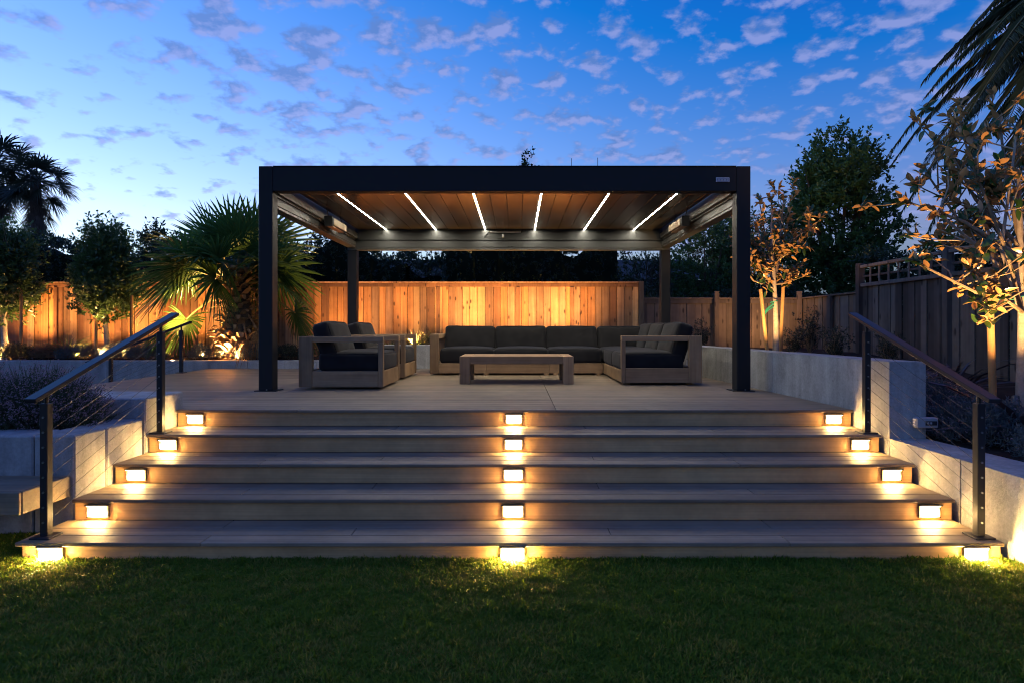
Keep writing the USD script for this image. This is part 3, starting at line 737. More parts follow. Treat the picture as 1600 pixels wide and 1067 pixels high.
# rails of the back run
for a, b in ((SX0 + 0.142, -0.5), (-0.498, 0.52), (0.522, SXI - 0.002)):
    sofa.part('front_rail', cbox(a, b, SYI + 0.01, SYI + 0.055, *Zs(0.032, 0.19), 0.004), TEAK_X)
sofa.part('back_rail', cbox(SX0 + 0.142, SX1 - 0.167, SYB - 0.09, SYB - 0.02, *Zs(0.578, 0.648), 0.004), TEAK_X)
sofa.part('back_rail', cbox(SX0 + 0.142, SX1 - 0.167, SYB - 0.09, SYB - 0.02, *Zs(0.032, 0.22), 0.004), TEAK_X)
# right run
sofa.part('front_rail', cbox(SXI + 0.006, SXI + 0.05, SY0 + 0.072, 8.84, *Zs(0.032, 0.19), 0.004), TEAK)
sofa.part('front_rail', cbox(SXI + 0.006, SXI + 0.05, 8.842, SYI + 0.05, *Zs(0.032, 0.19), 0.004), TEAK)
sofa.part('arm_post', cbox(SXI, SXI + 0.055, SY0, SY0 + 0.07, *Zs(0.03, 0.576), 0.004), TEAK_Z)
sofa.part('arm_post', cbox(SX1 - 0.17, SX1, SY0, SY0 + 0.07, *Zs(0.03, 0.65), 0.005), TEAK_Z)
sofa.part('arm_rail', cbox(SXI, SX1 - 0.172, SY0, SY0 + 0.07, *Zs(0.578, 0.65), 0.005), TEAK_X)
sofa.part('side_rail', cbox(SXI + 0.057, SX1 - 0.172, SY0 + 0.002, SY0 + 0.068, *Zs(0.032, 0.225), 0.004), TEAK_X)
sofa.part('back_rail', cbox(SX1 - 0.09, SX1 - 0.02, SY0 + 0.072, SYB - 0.167, *Zs(0.578, 0.648), 0.004), TEAK)
sofa.part('back_rail', cbox(SX1 - 0.09, SX1 - 0.02, SY0 + 0.072, SYB - 0.167, *Zs(0.032, 0.22), 0.004), TEAK)
sofa.part('corner_post', cbox(SX1 - 0.165, SX1, SYB - 0.165, SYB, *Zs(0.03, 0.65), 0.005), TEAK_Z)
sofa.part('seat_base', cat(cbox(SX0 + 0.065, SX1 - 0.095, SYI + 0.06, SYB - 0.095, *Zs(0.16, 0.188), 0.003), cbox(SXI + 0.055, SX1 - 0.095, SY0 + 0.075, SYI + 0.055, *Zs(0.16, 0.187), 0.003)), TEAK)
for x, y in ((-1.2, 9.8), (-0.5, 9.72), (0.47, 9.72), (0.62, 9.72), (1.3, 9.72), (1.46, 8.1), (2.3, 8.1), (1.46, 9.0), (2.2, 10.5), (-1.2, 10.5), (0.5, 10.5)):
    sofa.part('foot', cbox(x - 0.04, x + 0.04, y - 0.03, y + 0.05, ZD, ZD + 0.031, 0.002), TEAK)
seats = [(-1.245, -0.375), (-0.37, 0.50), (0.505, 1.375)]
RB = lambda deg: V([1, 0, 0], [0, math.cos(math.radians(deg)), -math.sin(math.radians(deg))], [0, math.sin(math.radians(deg)), math.cos(math.radians(deg))])
RS = lambda deg: V([math.cos(math.radians(deg)), 0, math.sin(math.radians(deg))], [0, 1, 0], [math.sin(math.radians(deg)), 0, -math.cos(math.radians(deg))])
for k, (a, b) in enumerate(seats):
    sofa.cushion('seat_cushion', (b - a, 0.80, 0.235), 11 + k, 0.05, 0.028, lambda v: v + V((a + b) / 2, SYI + 0.43, ZD + 0.305))
    sofa.cushion('back_cushion', (b - a - 0.005, 0.50, 0.20), 21 + k, 0.045, 0.028, lambda v: v @ RB(76 - k).T + V((a + b) / 2, 10.50, ZD + 0.525), 0.011)
for k, (a, b, h) in enumerate(((8.07, 8.93, 0.31), (8.935, 9.80, 0.306), (9.805, 10.60, 0.30))):
    sofa.cushion('seat_cushion', (0.83, b - a, 0.235), 31 + k, 0.05, 0.028, lambda v: v + V(SXI + 0.435, (a + b) / 2, ZD + h))
    sofa.cushion('back_cushion', (0.54, b - a - 0.02, 0.21), 41 + k, 0.05, 0.03, lambda v: v @ RS(74 + k).T + V(2.20, (a + b) / 2, ZD + 0.545), 0.012, True)
sofa.cushion('back_cushion', (0.80, 0.50, 0.20), 51, 0.045, 0.028, lambda v: v @ RB(76).T + V(1.79, 10.51, ZD + 0.52), 0.011)
sofa.part('care_tag', cbox(SX1 - 0.178, SX1 - 0.174, SY0 + 0.08, SY0 + 0.095, ZD + 0.26, ZD + 0.33, 0.001), WHITE)

tab = Thing('coffee_table', 'low rectangular teak coffee table in front of the sofa', 'coffee table', (0, 8.55, ZD))
TX0, TX1, TY0, TY1 = -0.776, 0.762, 8.14, 8.98
for k in range(5):
    w = (TY1 - TY0 - 0.30) / 5
    tab.part('top_board', cbox(TX0 + 0.142, TX1 - 0.142, TY0 + 0.1505 + k * w, TY0 + 0.1505 + (k + 1) * w - 0.004, ZD + 0.335, ZD + 0.372, 0.003), TEAK_X)
for y0 in (TY0, TY1 - 0.15):
    tab.part('apron', cbox(TX0 + 0.142, TX1 - 0.142, y0 + 0.001, y0 + 0.149, ZD + 0.27, ZD + 0.374, 0.004), TEAK_X)
    for x0 in (TX0, TX1 - 0.14):
        tab.part('leg', cbox(x0, x0 + 0.14, y0, y0 + 0.15, ZD, ZD + 0.374, 0.004), TEAK_Z)
for x0 in (TX0, TX1 - 0.14):
    tab.part('end_rail', cbox(x0 + 0.001, x0 + 0.139, TY0 + 0.152, TY1 - 0.152, ZD + 0.27, ZD + 0.373, 0.004), TEAK)

# ------------------------------------------------------------------ fences
rf = random.Random(8)


def fence_run(t, p0, p1, z0, zf, width, mats, depth=0.018, cap=None, jitter=0.014, capmat=None):
    """Upright boards from p0 to p1 (x, y); tops at zf(s)."""
    p0, p1 = np.array(p0, float), np.array(p1, float)
    L = np.linalg.norm(p1 - p0); u = (p1 - p0) / L; ang = math.atan2(u[1], u[0])
    put = lambda m: rot_z((m[0] + V(p0[0], p0[1], 0), m[1]), ang, (p0[0], p0[1], 0))
    x, k = 0.0, 0
    while x < L - 0.02:
        w = min(width * rf.uniform(0.86, 1.14), L - x)
        j = (k % 2) * jitter + rf.uniform(-0.002, 0.002)
        t.part('board', put(cbox(x + 0.003, x + w - 0.003, j, j + depth, z0, zf((x + w / 2)) + rf.uniform(-0.004, 0.004), 0.003)), mats[rf.randrange(len(mats))])
        x += w; k += 1
    return put, L


cf = Thing('cedar_fence', 'long warm cedar board fence lit from below behind the deck', 'fence', (-4, 12.4, 0.9))
FT = 2.425
put, L = fence_run(cf, (-12.6, 12.4), (2.49, 12.4), 1.06, lambda s: FT - 0.035, 0.148, [CEDAR[0], CEDAR[0], CEDAR[1], CEDAR[1], CEDAR[2], CEDAR[3]], 0.018)
for a in np.arange(0, L, 2.515):
    cf.part('cap_rail', put(cbox(a + 0.002, min(a + 2.513, L), -0.04, 0.05, FT - 0.03, FT + 0.008, 0.004)), CEDAR[1])
    cf.part('kick_board', put(cbox(a + 0.002, min(a + 2.513, L), -0.022, 0.02, 0.82, 1.055, 0.004)), CEDAR[2])
    cf.part('trim_board', put(cbox(a + 0.002, min(a + 2.513, L), -0.02, -0.004, FT - 0.105, FT - 0.032, 0.003)), CEDAR[2])
for xp in (-11.4, -9.46, -7.3, -4.95, -3.42, -1.62, 0.02, 1.12):
    cf.part('post', cbox(xp - 0.035, xp + 0.035, 12.365, 12.394, 1.058, FT - 0.107, 0.004), CEDAR[2])
cf.part('end_post', cbox(2.492, 2.60, 12.36, 12.47, 0.8, FT + 0.01, 0.005), GREYWOOD[1], label='dark end post')

rb = Thing('brown_fence', 'lower brown board fence behind the right rear pergola post', 'fence', (4.3, 12.9, 0.9))
put, L = fence_run(rb, (2.62, 12.9), (6.08, 12.9), 0.95, lambda s: 2.09, 0.168, BROWNWOOD, 0.018)
rb.part('cap_rail', put(cbox(0, L, -0.04, 0.05, 2.095, 2.125, 0.004)), BROWNWOOD[0])
rb.part('trim_board', put(cbox(0, L, -0.022, -0.006, 2.0, 2.09, 0.003)), BROWNWOOD[1])
for xp in (4.24, 6.0):
    rb.part('post', cbox(xp - 0.05, xp + 0.05, 12.82, 12.87, 0.9, 2.26, 0.004), BROWNWOOD[0])

sf = Thing('side_fence', 'weathered board fence along the right side below the trees', 'fence', (6.08, 11.8, 0.9))
put, L = fence_run(sf, (6.08, 12.88), (6.08, 10.74), 0.9, lambda s: 2.09, 0.165, BROWNWOOD + [GREYWOOD[2]], 0.018)
sf.part('cap_rail', put(cbox(0.06, L, -0.05, 0.04, 2.095, 2.125, 0.004)), BROWNWOOD[0])
sf.part('post', cbox(6.0, 6.06, 11.6, 11.69, 0.9, 2.09, 0.004), GREYWOOD[1])

lf = Thing('lattice_fence', 'grey board fence topped with a square lattice at right', 'fence', (6.08, 8, 0.7))
z_l0, z_l1 = 2.20, 2.53
edges = [10.70, 8.52, 6.34, 4.16, 1.98]
for k, (ya_, yb_) in enumerate(zip(edges[:-1], edges[1:])):
    put, L = fence_run(lf, (6.08, ya_ - 0.07), (6.08, yb_ + 0.07), 0.72, lambda s: z_l0 - 0.002, 0.15, GREYWOOD, 0.018)
    lf.part('lattice_rail', put(cbox(0, L, -0.05, 0.03, z_l1, z_l1 + 0.05, 0.004)), GREYWOOD[2])
    lf.part('lattice_rail', put(cbox(0, L, -0.045, 0.025, z_l0, z_l0 + 0.06, 0.004)), GREYWOOD[2])
    lf.part('lattice_bar', put(cbox(0, L, -0.006, 0.010, 2.365, 2.40, 0.003)), GREYWOOD[1])
    for q in range(1, 8):
        xq = L * q / 8
        lf.part('lattice_bar', put(cbox(xq - 0.018, xq + 0.018, -0.024, -0.007, z_l0 + 0.061, z_l1 - 0.001, 0.003)), GREYWOOD[2])
    lf.part('kick_board', put(cbox(0, L, -0.05, -0.01, 0.60, 0.80, 0.004)), GREYWOOD[1])
for ya_ in edges[:-1]:
    lf.part('post', cbox(6.02, 6.13, ya_ - 0.055, ya_ + 0.055, 0.5, z_l1 + 0.09, 0.005), GREYWOOD[1])

# ------------------------------------------------------------------ neighbour's house behind the hedge
hs = Thing('neighbour_house', 'low house with dark shingled roof behind the rear fence', 'house', (0, 19, 0))
hs.part('wall', cbox(-5.0, 5.6, 18.0, 24.0, 0, 2.78, 0.01), STUCCO)
hs.part('fascia', cbox(-5.45, 6.05, 17.5, 17.56, 2.72, 2.86, 0.005), TRIM)
rows = []
for k in range(14):
    y0 = 17.48 + k * 0.25; z0 = 2.865 + k * 0.066
    v, f = cbox(-5.5, 6.1, 0, 0.29, 0, 0.018, 0.003)
    R = V([1, 0, 0], [0, 0.967, -0.255], [0, 0.255, 0.967])
    rows.append((v @ R.T + V(0, y0, z0 + 0.002 * k), f))
for r_ in rows:
    hs.part('shingle_row', r_, SHINGLE)
hs.part('roof_back', prism([(-5.4, 20.95), (6.0, 20.95), (6.0, 24.4), (-5.4, 24.4)], 2.80, 3.70), SHINGLE)

# ------------------------------------------------------------------ plants
def fan_frond(rng, base, az, el, pet, R, nseg=30, spread=2.1, droop=0.18, sag=0.25, wid=1.0, hang=0.0, rolls=0.35):
    """A fan leaf: returns (blade, petiole)."""
    d = V(math.cos(az) * math.cos(el), math.sin(az) * math.cos(el), math.sin(el))
    t = np.linspace(0, 1, 6)
    pts = base + d * pet * t[:, None] - V(0, 0, 1) * (sag * pet * t ** 2)[:, None]
    d2 = unit(pts[-1] - pts[-2])
    d2 = unit(d2 + V(0, 0, -hang))
    side_ = unit(np.cross(d2, V(0, 0, 1)) + 1e-6)
    roll = rng.normal() * rolls
    n0 = np.cross(side_, d2)
    s = unit(side_ * math.cos(roll) + n0 * math.sin(roll)); n = np.cross(s, d2)
    vs, fs = [], []
    ang = np.linspace(-spread, spread, nseg) + rng.normal(size=nseg) * 0.015
    dth = 2 * spread / nseg * wid
    for i, a in enumerate(ang):
        ln = R * (0.80 + 0.20 * math.cos(a)) * rng.uniform(0.92, 1.05)
        dr = d2 * math.cos(a) + s * math.sin(a)
        lat = np.cross(n, dr)
        tt = np.array([0.03, 0.45, 0.78, 1.0])
        wv = np.array([0.012, 0.45 * ln * dth * 0.52, 0.45 * ln * dth * 0.36, 0.002])
        dro = droop * rng.uniform(0.6, 1.5)
        c = pts[-1] + dr * (tt * ln)[:, None] + n * (0.10 * ln * tt)[:, None] * (1 - 0.6 * math.cos(a)) - V(0, 0, 1) * (dro * ln * tt ** 2.2)[:, None]
        up = n * (0.35 * wv)[:, None]
        k = len(vs) * 12
        vs.append(np.vstack([c, c + lat * wv[:, None] + up, c - lat * wv[:, None] + up]))
        for j in range(3):
            fs += [[k + j, k + j + 1, k + 4 + j + 1, k + 4 + j], [k + j + 1, k + j, k + 8 + j, k + 8 + j + 1]]
    return cat((np.vstack(vs), np.array(fs))), tube(pts, np.linspace(0.03, 0.013, 6), 5)


def fan_palm():
    rng = np.random.default_rng(21)
    x0, y0, z0 = -5.50, 11.86, 0.88
    t = Thing('fan_palm', 'large uplit fan palm with shaggy trunk behind left pergola post', 'palm tree', (x0, y0, z0))
    H = 1.72
    zt = np.linspace(0, H, 12)
    t.part('trunk', tube(np.c_[x0 + 0.05 * np.sin(zt * 2), np.full(12, y0), z0 + zt], 0.27 - 0.05 * zt, 14), DARKBARK, smooth=50)
    for i in range(170):                           # old leaf bases
        a, h = i * 2.39996, (i / 170) ** 0.9 * H
        r = 0.25 - 0.045 * h
        o = V(math.cos(a), math.sin(a), 0)
        L = rng.uniform(0.2, 0.42); w = rng.uniform(0.05, 0.09)
        lat = V(-o[1], o[0], 0)
        tt = np.linspace(0, 1, 5)
        curl = rng.uniform(0.5, 1.3)
        c = V(x0, y0, z0 + h) + o * r + o * (L * 0.75 * tt ** (1.0 / curl))[:, None] + V(0, 0, 1) * (L * (0.9 * tt - 0.65 * tt ** 3 * curl))[:, None]
        c[0] -= o * 0.05
        wv = w * (1 - 0.55 * tt)
        th = V(0, 0, -0.02) - o * 0.012
        v = np.vstack([c - lat * wv[:, None], c + lat * wv[:, None], c + th])
        f = []
        for j in range(4):
            f += [[j, j + 1, 5 + j + 1, 5 + j], [5 + j, 5 + j + 1, 10 + j + 1, 10 + j], [10 + j, 10 + j + 1, j + 1, j]]
        t.part('leaf_base', cat((v, np.array(f))), BOOT)
    n = 40
    for i in range(n):
        q = i / n
        az = i * 2.39996 + rng.normal() * 0.2
        el = math.radians(80 - 96 * q ** 0.9 + rng.normal() * 5)
        out = max(math.sin(az), 0)
        if out > 0.25 and el < 0.75:                # towards the fence there is no room low down: those leaves stand up
            el = 0.75 + 0.5 * out
        if math.sin(az) < -0.3 and el < 0.3:
            el = rng.uniform(0.45, 0.9); az += 0.8 if math.cos(az) < 0 else -0.8
        pet = rng.uniform(0.7, 1.05) * (0.85 + 0.25 * q) * (1 - 0.35 * out)
        R = rng.uniform(0.86, 1.08)
        b, p = fan_frond(rng, V(x0, y0, z0 + H - 0.02 - 0.38 * q) + V(math.cos(az), math.sin(az), 0) * 0.12, az, el, pet, R, 34, 2.15, 0.10 + 0.12 * q, 0.10 + 0.20 * q, 1.0, (0.1 + 0.75 * q) if math.sin(az) > -0.3 else 0.15, 0.75)
        fp = t.part('frond', b, FAN)
        t.part('petiole', p, FAN_STEM, fp)
    for az, el, z in ((-0.25, -0.55, 1.1), (-0.7, -0.7, 1.0), (-0.05, -0.9, 0.95), (3.6, -0.8, 1.0)):
        b, p = fan_frond(rng, V(x0, y0, z0 + z), az, el, 0.55, 0.62, 26, 1.5, 0.5, 0.5, 0.7)
        fp = t.part('dead_frond', b, DEAD, label='dry brown hanging frond')
        t.part('petiole', p, BOOT, fp)


fan_palm()


def tall_palm(label, x, y, zc, H, R, seed, n=44, skirt=True):
    rng = np.random.default_rng(seed)
    t = Thing('tall_palm', label, 'palm tree', (x, y, 0), 'tall palms beyond the fence')
    zz = np.linspace(0, zc, 10)
    t.part('trunk', tube(np.c_[x + 0.12 * np.sin(zz * 0.5), np.full(10, y), zz], np.linspace(0.26, 0.2, 10), 10), DARKBARK, smooth=50)
    for i in range(n):
        q = i / n; az = i * 2.39996 + rng.normal() * 0.25
        el = math.radians(70 - 125 * q + rng.normal() * 8)
        b, p = fan_frond(rng, V(x, y, zc), az, el, R * rng.uniform(0.45, 0.62), R * rng.uniform(0.42, 0.55), 20, 2.0, 0.25, 0.15, 0.8)
        fp = t.part('frond', b, FAN_DARK)
        t.part('petiole', p, FAN_DARK, fp)
    for i in range(26):
        az = i * 2.39996
        b, p = fan_frond(rng, V(x, y, zc - 0.2 - 0.05 * i), az, math.radians(-62 + rng.normal() * 8), R * 0.3, R * 0.42, 12, 0.8, 0.3, 0.2, 0.8)
        t.part('dead_frond', b, DARKBARK, label='hanging dead frond')
    return t


c = at(58, 300, 26.0)
tall_palm('shorter of two tall dark palms at the far left, trunk in view', c[0], c[1], c[2] + 0.45, 0, 1.6, 5)
c = at(-6, 258, 27.0)
tall_palm('taller dark palm cut off by the left edge of the photo', c[0], c[1], c[2], 0, 2.0, 6)


def date_palm():
    rng = np.random.default_rng(33)
    x, y, z = 12.25, 12.0, 8.2
    t = Thing('date_palm', 'huge feathery date palm hanging into the top right corner', 'palm tree', (x, y, 0))
    t.part('trunk', tube([(x, y, 0), (x, y, 4), (x, y, z - 0.3)], [0.42, 0.36, 0.4], 12), DARKBARK, smooth=50)
    specs = [(az, el) for az, el in zip(np.linspace(0, 2 * PI, 17)[:-1], [35, 12, 40, 5] * 4)]
    specs += [(PI + da, el) for da, el in ((0.10, 24), (-0.25, 8), (0.35, -8), (0.05, -16), (-0.5, 30), (0.6, 12), (-0.05, 44), (0.25, -30), (-0.3, -26), (0.5, -24), (0.15, 2), (0.45, -2), (-0.12, -36), (0.02, -6), (0.75, -14), (0.3, 16), (-0.4, -8), (0.12, -44), (0.55, -40), (-0.2, 18))]
    for az, el in specs:
        el = math.radians(el + rng.normal() * 3); az += rng.normal() * 0.05
        L = rng.uniform(3.7, 4.4); n = 26
        tt = np.linspace(0, 1, n)
        d = V(math.cos(az) * math.cos(el), math.sin(az) * math.cos(el), math.sin(el))
        pts = V(x, y, z) + d * (L * tt)[:, None] - V(0, 0, 1) * (0.78 * L * tt ** 2.1)[:, None]
        m = 150
        ti = np.repeat(np.linspace(0.10, 0.995, m), 2); sg = np.tile([-1.0, 1.0], m)
        p = np.stack([np.interp(ti, tt, pts[:, k]) for k in range(3)], 1)
        tg = np.stack([np.interp(ti, tt, unit(np.gradient(pts, axis=0))[:, k]) for k in range(3)], 1)
        sd = unit(np.cross(tg, V(0, 0, 1)))
        dd = unit(tg * 0.75 + sd * sg[:, None] * 0.85 + V(0, 0, -0.18) + rng.normal(size=p.shape) * 0.08)
        ln = 0.60 * np.clip(np.sin(PI * (0.12 + 0.80 * ti)), 0.25, 1) * rng.uniform(0.85, 1.1, len(ti))
        mid = p + dd * (ln * 0.5)[:, None]; tip = p + dd * ln[:, None] - V(0, 0, 1) * (0.22 * ln)[:, None]
        w = np.cross(dd, V(0, 0, 1)); w = unit(w) * 0.013
        k = np.arange(len(ti))[:, None] * 4
        v = np.stack([p, mid + w, tip, mid - w], 1).reshape(-1, 3)
        f = np.vstack([k + [0, 1, 2], k + [0, 2, 3]])
        fp = t.part('frond', (v, f), DATE)
        t.part('rachis', tube(pts, np.linspace(0.035, 0.006, n), 5), FAN_STEM, fp)


date_palm()


def hedge(name, label, x0, x1, y, th, z0, ztop, seed, leaf=0.085, dens=420, group=None, m=HEDGE):
    """A clipped-loose hedge: dark inner mass and leafy shoots on the outside. ztop: function of x."""
    rng = np.random.default_rng(seed)
    t = Thing(name, label, 'hedge', ((x0 + x1) / 2, y, 0), group)
    nx, na = 40, 12
    X = np.linspace(x0 + 0.15, x1 - 0.15, nx); ring = []
    for x in X:
        h = ztop(x) - 0.22
        a = np.linspace(0, PI, na)
        ring.append(np.c_[np.full(na, x), y + np.cos(a) * (th / 2 - 0.15), z0 + (h - z0) * np.clip(np.sin(a) * 1.6, 0, 1)])
    core = np.array(ring)
    core += (meshkit.fbm(core * 2.2, 3, seed)[..., None] - 0.5) * V(0, 0.35, 0.35)
    i, j = np.meshgrid(np.arange(nx - 1), np.arange(na - 1), indexing='ij')
    q = np.stack([i * na + j, i * na + j + 1, (i + 1) * na + j + 1, (i + 1) * na + j], -1).reshape(-1, 4)
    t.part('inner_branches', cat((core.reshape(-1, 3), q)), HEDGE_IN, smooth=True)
    area = (x1 - x0) * (ztop((x0 + x1) / 2) - z0 + th)
    n = int(area * dens / 6)
    x = rng.uniform(x0, x1, n); zt = np.array([ztop(v) for v in x])
    u = rng.random(n)
    front = u < 0.55
    z = np.where(front, z0 + (zt - z0) * rng.random(n) ** 0.8, zt - 0.12 * rng.random(n))
    yy = np.where(front, y - th / 2 + 0.06 * rng.normal(size=n), y + rng.uniform(-0.5, 0.5, n) * th)
    bulge = meshkit.fbm(np.c_[x * 1.6, z * 1.6, yy * 0.5], 3, seed + 9) - 0.5
    yy = np.where(front, yy + bulge * 0.5, yy); z = np.where(front, z, z + bulge * 0.55)
    ax = unit(np.where(front[:, None], V(0, -0.9, 0.6), V(0, -0.2, 1)) + rng.normal(size=(n, 3)) * 0.35)
    t.part('foliage', clumps(rng, np.c_[x, yy, z], ax, 9, rng.uniform(0.1, 0.26, n), leaf, leaf * 0.5), m)
    return t


wob = lambda a, s: (lambda x: a + 0.16 * math.sin(x * 1.7 + s) + 0.09 * math.sin(x * 4.1 + 2 * s) + 0.05 * math.sin(x * 9.3))
hedge('hedge', 'dark clipped hedge behind cedar fence at left between small trees', -12.9, -7.35, 13.6, 1.1, 0.3, wob(3.22, 0.4), 61)
hedge('hedge', 'dark hedge behind the fan palm and left rear pergola post', -7.3, -2.3, 13.6, 1.1, 0.3, lambda x: wob(3.18, 2.0)(x) + 0.35 * math.exp(-((x + 4.0) / 0.5) ** 2), 62)
hedge('hedge', 'long dark hedge seen under the back beam above the sofa', -1.72, 2.35, 13.6, 1.1, 0.3, wob(3.55, 3.0), 63)
hedge('hedge', 'low thin hedge in front of the shingled roof left of centre', -2.6, -1.6, 14.0, 0.7, 0.3, wob(3.0, 1.0), 64)


def leafy_tree(name, label, base, z_crown, radii, seed, ncl=900, per=10, leaf=0.10, m=OAK, bark=DARKBARK, trunk_r=0.05, shoots=0.35, group=None, z_fork=None, lobes=0.35, conic=0.0, wiggle=0.05, twigs=True):
    """A trunk, limbs and a crown of leafy shoots: outline broken by lobes, gaps between."""
    rng = np.random.default_rng(seed)
    x, y, z = base
    t = Thing(name, label, 'tree', base, group)
    C = V(x, y, z_crown); rx, ry, rz = radii
    zf = z_fork if z_fork is not None else z_crown - rz * 0.6
    zz = np.linspace(z, zf, 8)
    wig = np.c_[wiggle * np.sin((zz - z) * 3.1 + seed), wiggle * 0.4 * np.sin((zz - z) * 2.3), zz * 0]
    tp = np.c_[np.full(8, x), np.full(8, y), zz] + wig
    t.part('trunk', tube(tp, np.linspace(trunk_r * 1.25, trunk_r * 0.8, 8), 9), bark, smooth=60)
    fork = tp[-1]
    limbs = []
    for i in range(9):
        a = i * 2.4 + rng.random(); e = V(math.cos(a) * rx * 0.6, math.sin(a) * ry * 0.6, rng.uniform(0.1, 0.9) * rz) + C
        mid = (fork + e) / 2 + V(0, 0, -0.1 * rz)
        limbs.append(tube([fork - V(0, 0, 0.02), mid, e], [trunk_r * 0.55, trunk_r * 0.35, trunk_r * 0.12], 5))
    t.part('limb', cat(*limbs), bark)
    d = rdir(rng, ncl)
    r = 0.30 + 0.70 * rng.random(ncl) ** 0.55
    lob = 1.0 + lobes * (meshkit.fbm(d * 2.4 + seed, 3, seed) - 0.5) * 2
    p = d * (r * lob)[:, None]
    if conic:
        p[:, :2] *= (1 - conic * np.clip((p[:, 2] + 1) / 2, 0, 1))[:, None] * (1 + conic * 0.45)
    keep = meshkit.noise(p * 2.6 + 3.1 * seed, seed + 3) > 0.30
    p = p[keep]; d = d[keep]
    cpos = C + p * V(rx, ry, rz)
    ax = unit(d * V(1, 1, 0.6) + V(0, 0, 0.75) + rng.normal(size=d.shape) * 0.35)
    tl = rng.uniform(0.10, 0.28, len(d)) * (1 + shoots * (p[:, 2] > 0.35) * rng.random(len(d)) * 3)
    t.part('crown', clumps(rng, cpos, ax, per, tl, leaf, leaf * 0.48), m)
    if twigs:
        sel = rng.choice(len(cpos), min(160, len(cpos)), replace=False)
        k = np.arange(len(sel))[:, None] * 4
        a_, b_ = cpos[sel] - (cpos[sel] - C) * 0.5, cpos[sel] + ax[sel] * tl[sel][:, None]
        s = unit(np.cross(b_ - a_, V(0, 1, 0))) * 0.006
        t.part('twigs', (np.stack([a_ - s, a_ + s, b_ + s * 0.3, b_ - s * 0.3], 1).reshape(-1, 3), np.vstack([k + [0, 1, 2], k + [0, 2, 3]])), bark, kind='stuff')
    return t


# small uplit trees in the left bed
leafy_tree('small_tree', 'small dense evergreen tree between left stakes and fan palm', (-8.02, 11.8, 0.9), 2.47, (0.53, 0.46, 0.86), 71, 1500, 13, 0.085, LAUREL, BARK, 0.045, 0.45, 'small uplit trees in the left bed', z_fork=1.75, wiggle=0.03, conic=0.45)
leafy_tree('small_tree', 'small dense evergreen tree cut by the left edge of photo', (-9.98, 11.8, 0.9), 2.50, (0.50, 0.48, 0.84), 72, 1400, 13, 0.085, LAUREL, BARK, 0.05, 0.4, 'small uplit trees in the left bed', z_fork=1.95, wiggle=0.06, conic=0.3)

# trees beyond the fences
c = at(1308, 335, 16.0)
leafy_tree('evergreen_tree', 'tall bushy dark green tree rising above the right fence', (c[0], 16.0, 0), 4.15, (1.55, 1.3, 2.55), 81, 3000, 13, 0.13, OAK, DARKBARK, 0.14, 0.5, z_fork=2.4, conic=0.38, lobes=0.5)
c = at(1105, 420, 15.2)
leafy_tree('leafy_tree', 'rounded leafy tree behind the right rear pergola post', (c[0], 15.2, 0), 2.75, (1.05, 0.9, 1.35), 82, 900, 11, 0.11, OAK, DARKBARK, 0.08, 0.9, z_fork=1.8, conic=0.25)
c = at(1150, 420, 15.8)
leafy_tree('leafy_tree', 'taller slim tree between pergola post and young magnolia', (c[0] - 0.1, 15.8, 0), 3.2, (0.62, 0.7, 1.5), 83, 620, 11, 0.11, OAK, DARKBARK, 0.08, 0.8, z_fork=1.9)
c = at(1008, 420, 15.0)
leafy_tree('wispy_tree', 'wispy dark tree silhouetted beside right rear pergola post', (c[0], 15.0, 0), 2.72, (0.62, 0.6, 0.62), 84, 210, 9, 0.10, HEDGE, DARKBARK, 0.05, 0.6, z_fork=2.1, lobes=0.6)
c = at(668, 420, 15.0)
leafy_tree('wispy_tree', 'thin wispy shrub top in front of the shingled roof', (c[0], 15.0, 0), 2.72, (0.55, 0.5, 0.42), 85, 130, 8, 0.09, HEDGE, DARKBARK, 0.04, 0.6, z_fork=2.1, lobes=0.6)
c = at(243, 372, 24.0)
leafy_tree('far_tree', 'small distant conifer top above the hedge beside fan palm', (c[0], 24.0, 0), 4.1, (0.8, 0.8, 1.35), 86, 420, 9, 0.16, HEDGE, DARKBARK, 0.12, 0.4, z_fork=2.5, conic=0.5)
c = at(826, 290, 19.0)
leafy_tree('far_tree', 'dark treetop just peeking over the pergola front beam', (c[0], 25.5, 0), 6.75, (0.55, 0.6, 1.9), 87, 420, 9, 0.16, HEDGE, DARKBARK, 0.12, 0.4, z_fork=4.6, conic=0.5)
c = at(1185, 430, 17.5)
leafy_tree('leafy_tree', 'dark tree low behind young magnolia and brown fence', (c[0], 17.5, 0), 2.9, (1.2, 0.8, 1.1), 88, 620, 10, 0.12, HEDGE, DARKBARK, 0.1, 0.6, z_fork=2.0)
hedge('hedge', 'dark hedge behind the brown fence at the right', 2.9, 8.4, 14.2, 0.9, 0.3, wob(2.15, 4.0), 65)
hedge('hedge', 'dark hedge behind the lattice fence at the right edge', 6.9, 12.0, 12.0, 1.0, 0.3, wob(2.9, 5.0), 66)


def big_leaf(rng, L, W):
    """A broad leathery leaf along +x, normal +z: curled down, cupped."""
    s = np.linspace(0, 1, 6)
    w = W / 2 * np.sin(PI * (0.04 + 0.93 * s) ** 0.85) ** 0.8
    w[0], w[-1] = 0.004, 0.002
    curl = rng.uniform(-0.05, 0.35); cup = rng.uniform(0.15, 0.5)
    c = np.c_[s * L, 0 * s, -curl * L * s ** 2]
    v = np.vstack([c, c + np.c_[0 * s, w, cup * w], c + np.c_[0 * s, -w, cup * w]])
    f = []
    for j in range(5):
        f += [[j, j + 1, 6 + j + 1, 6 + j], [j + 1, j, 12 + j, 12 + j + 1]]
    return cat((v, np.array(f)))


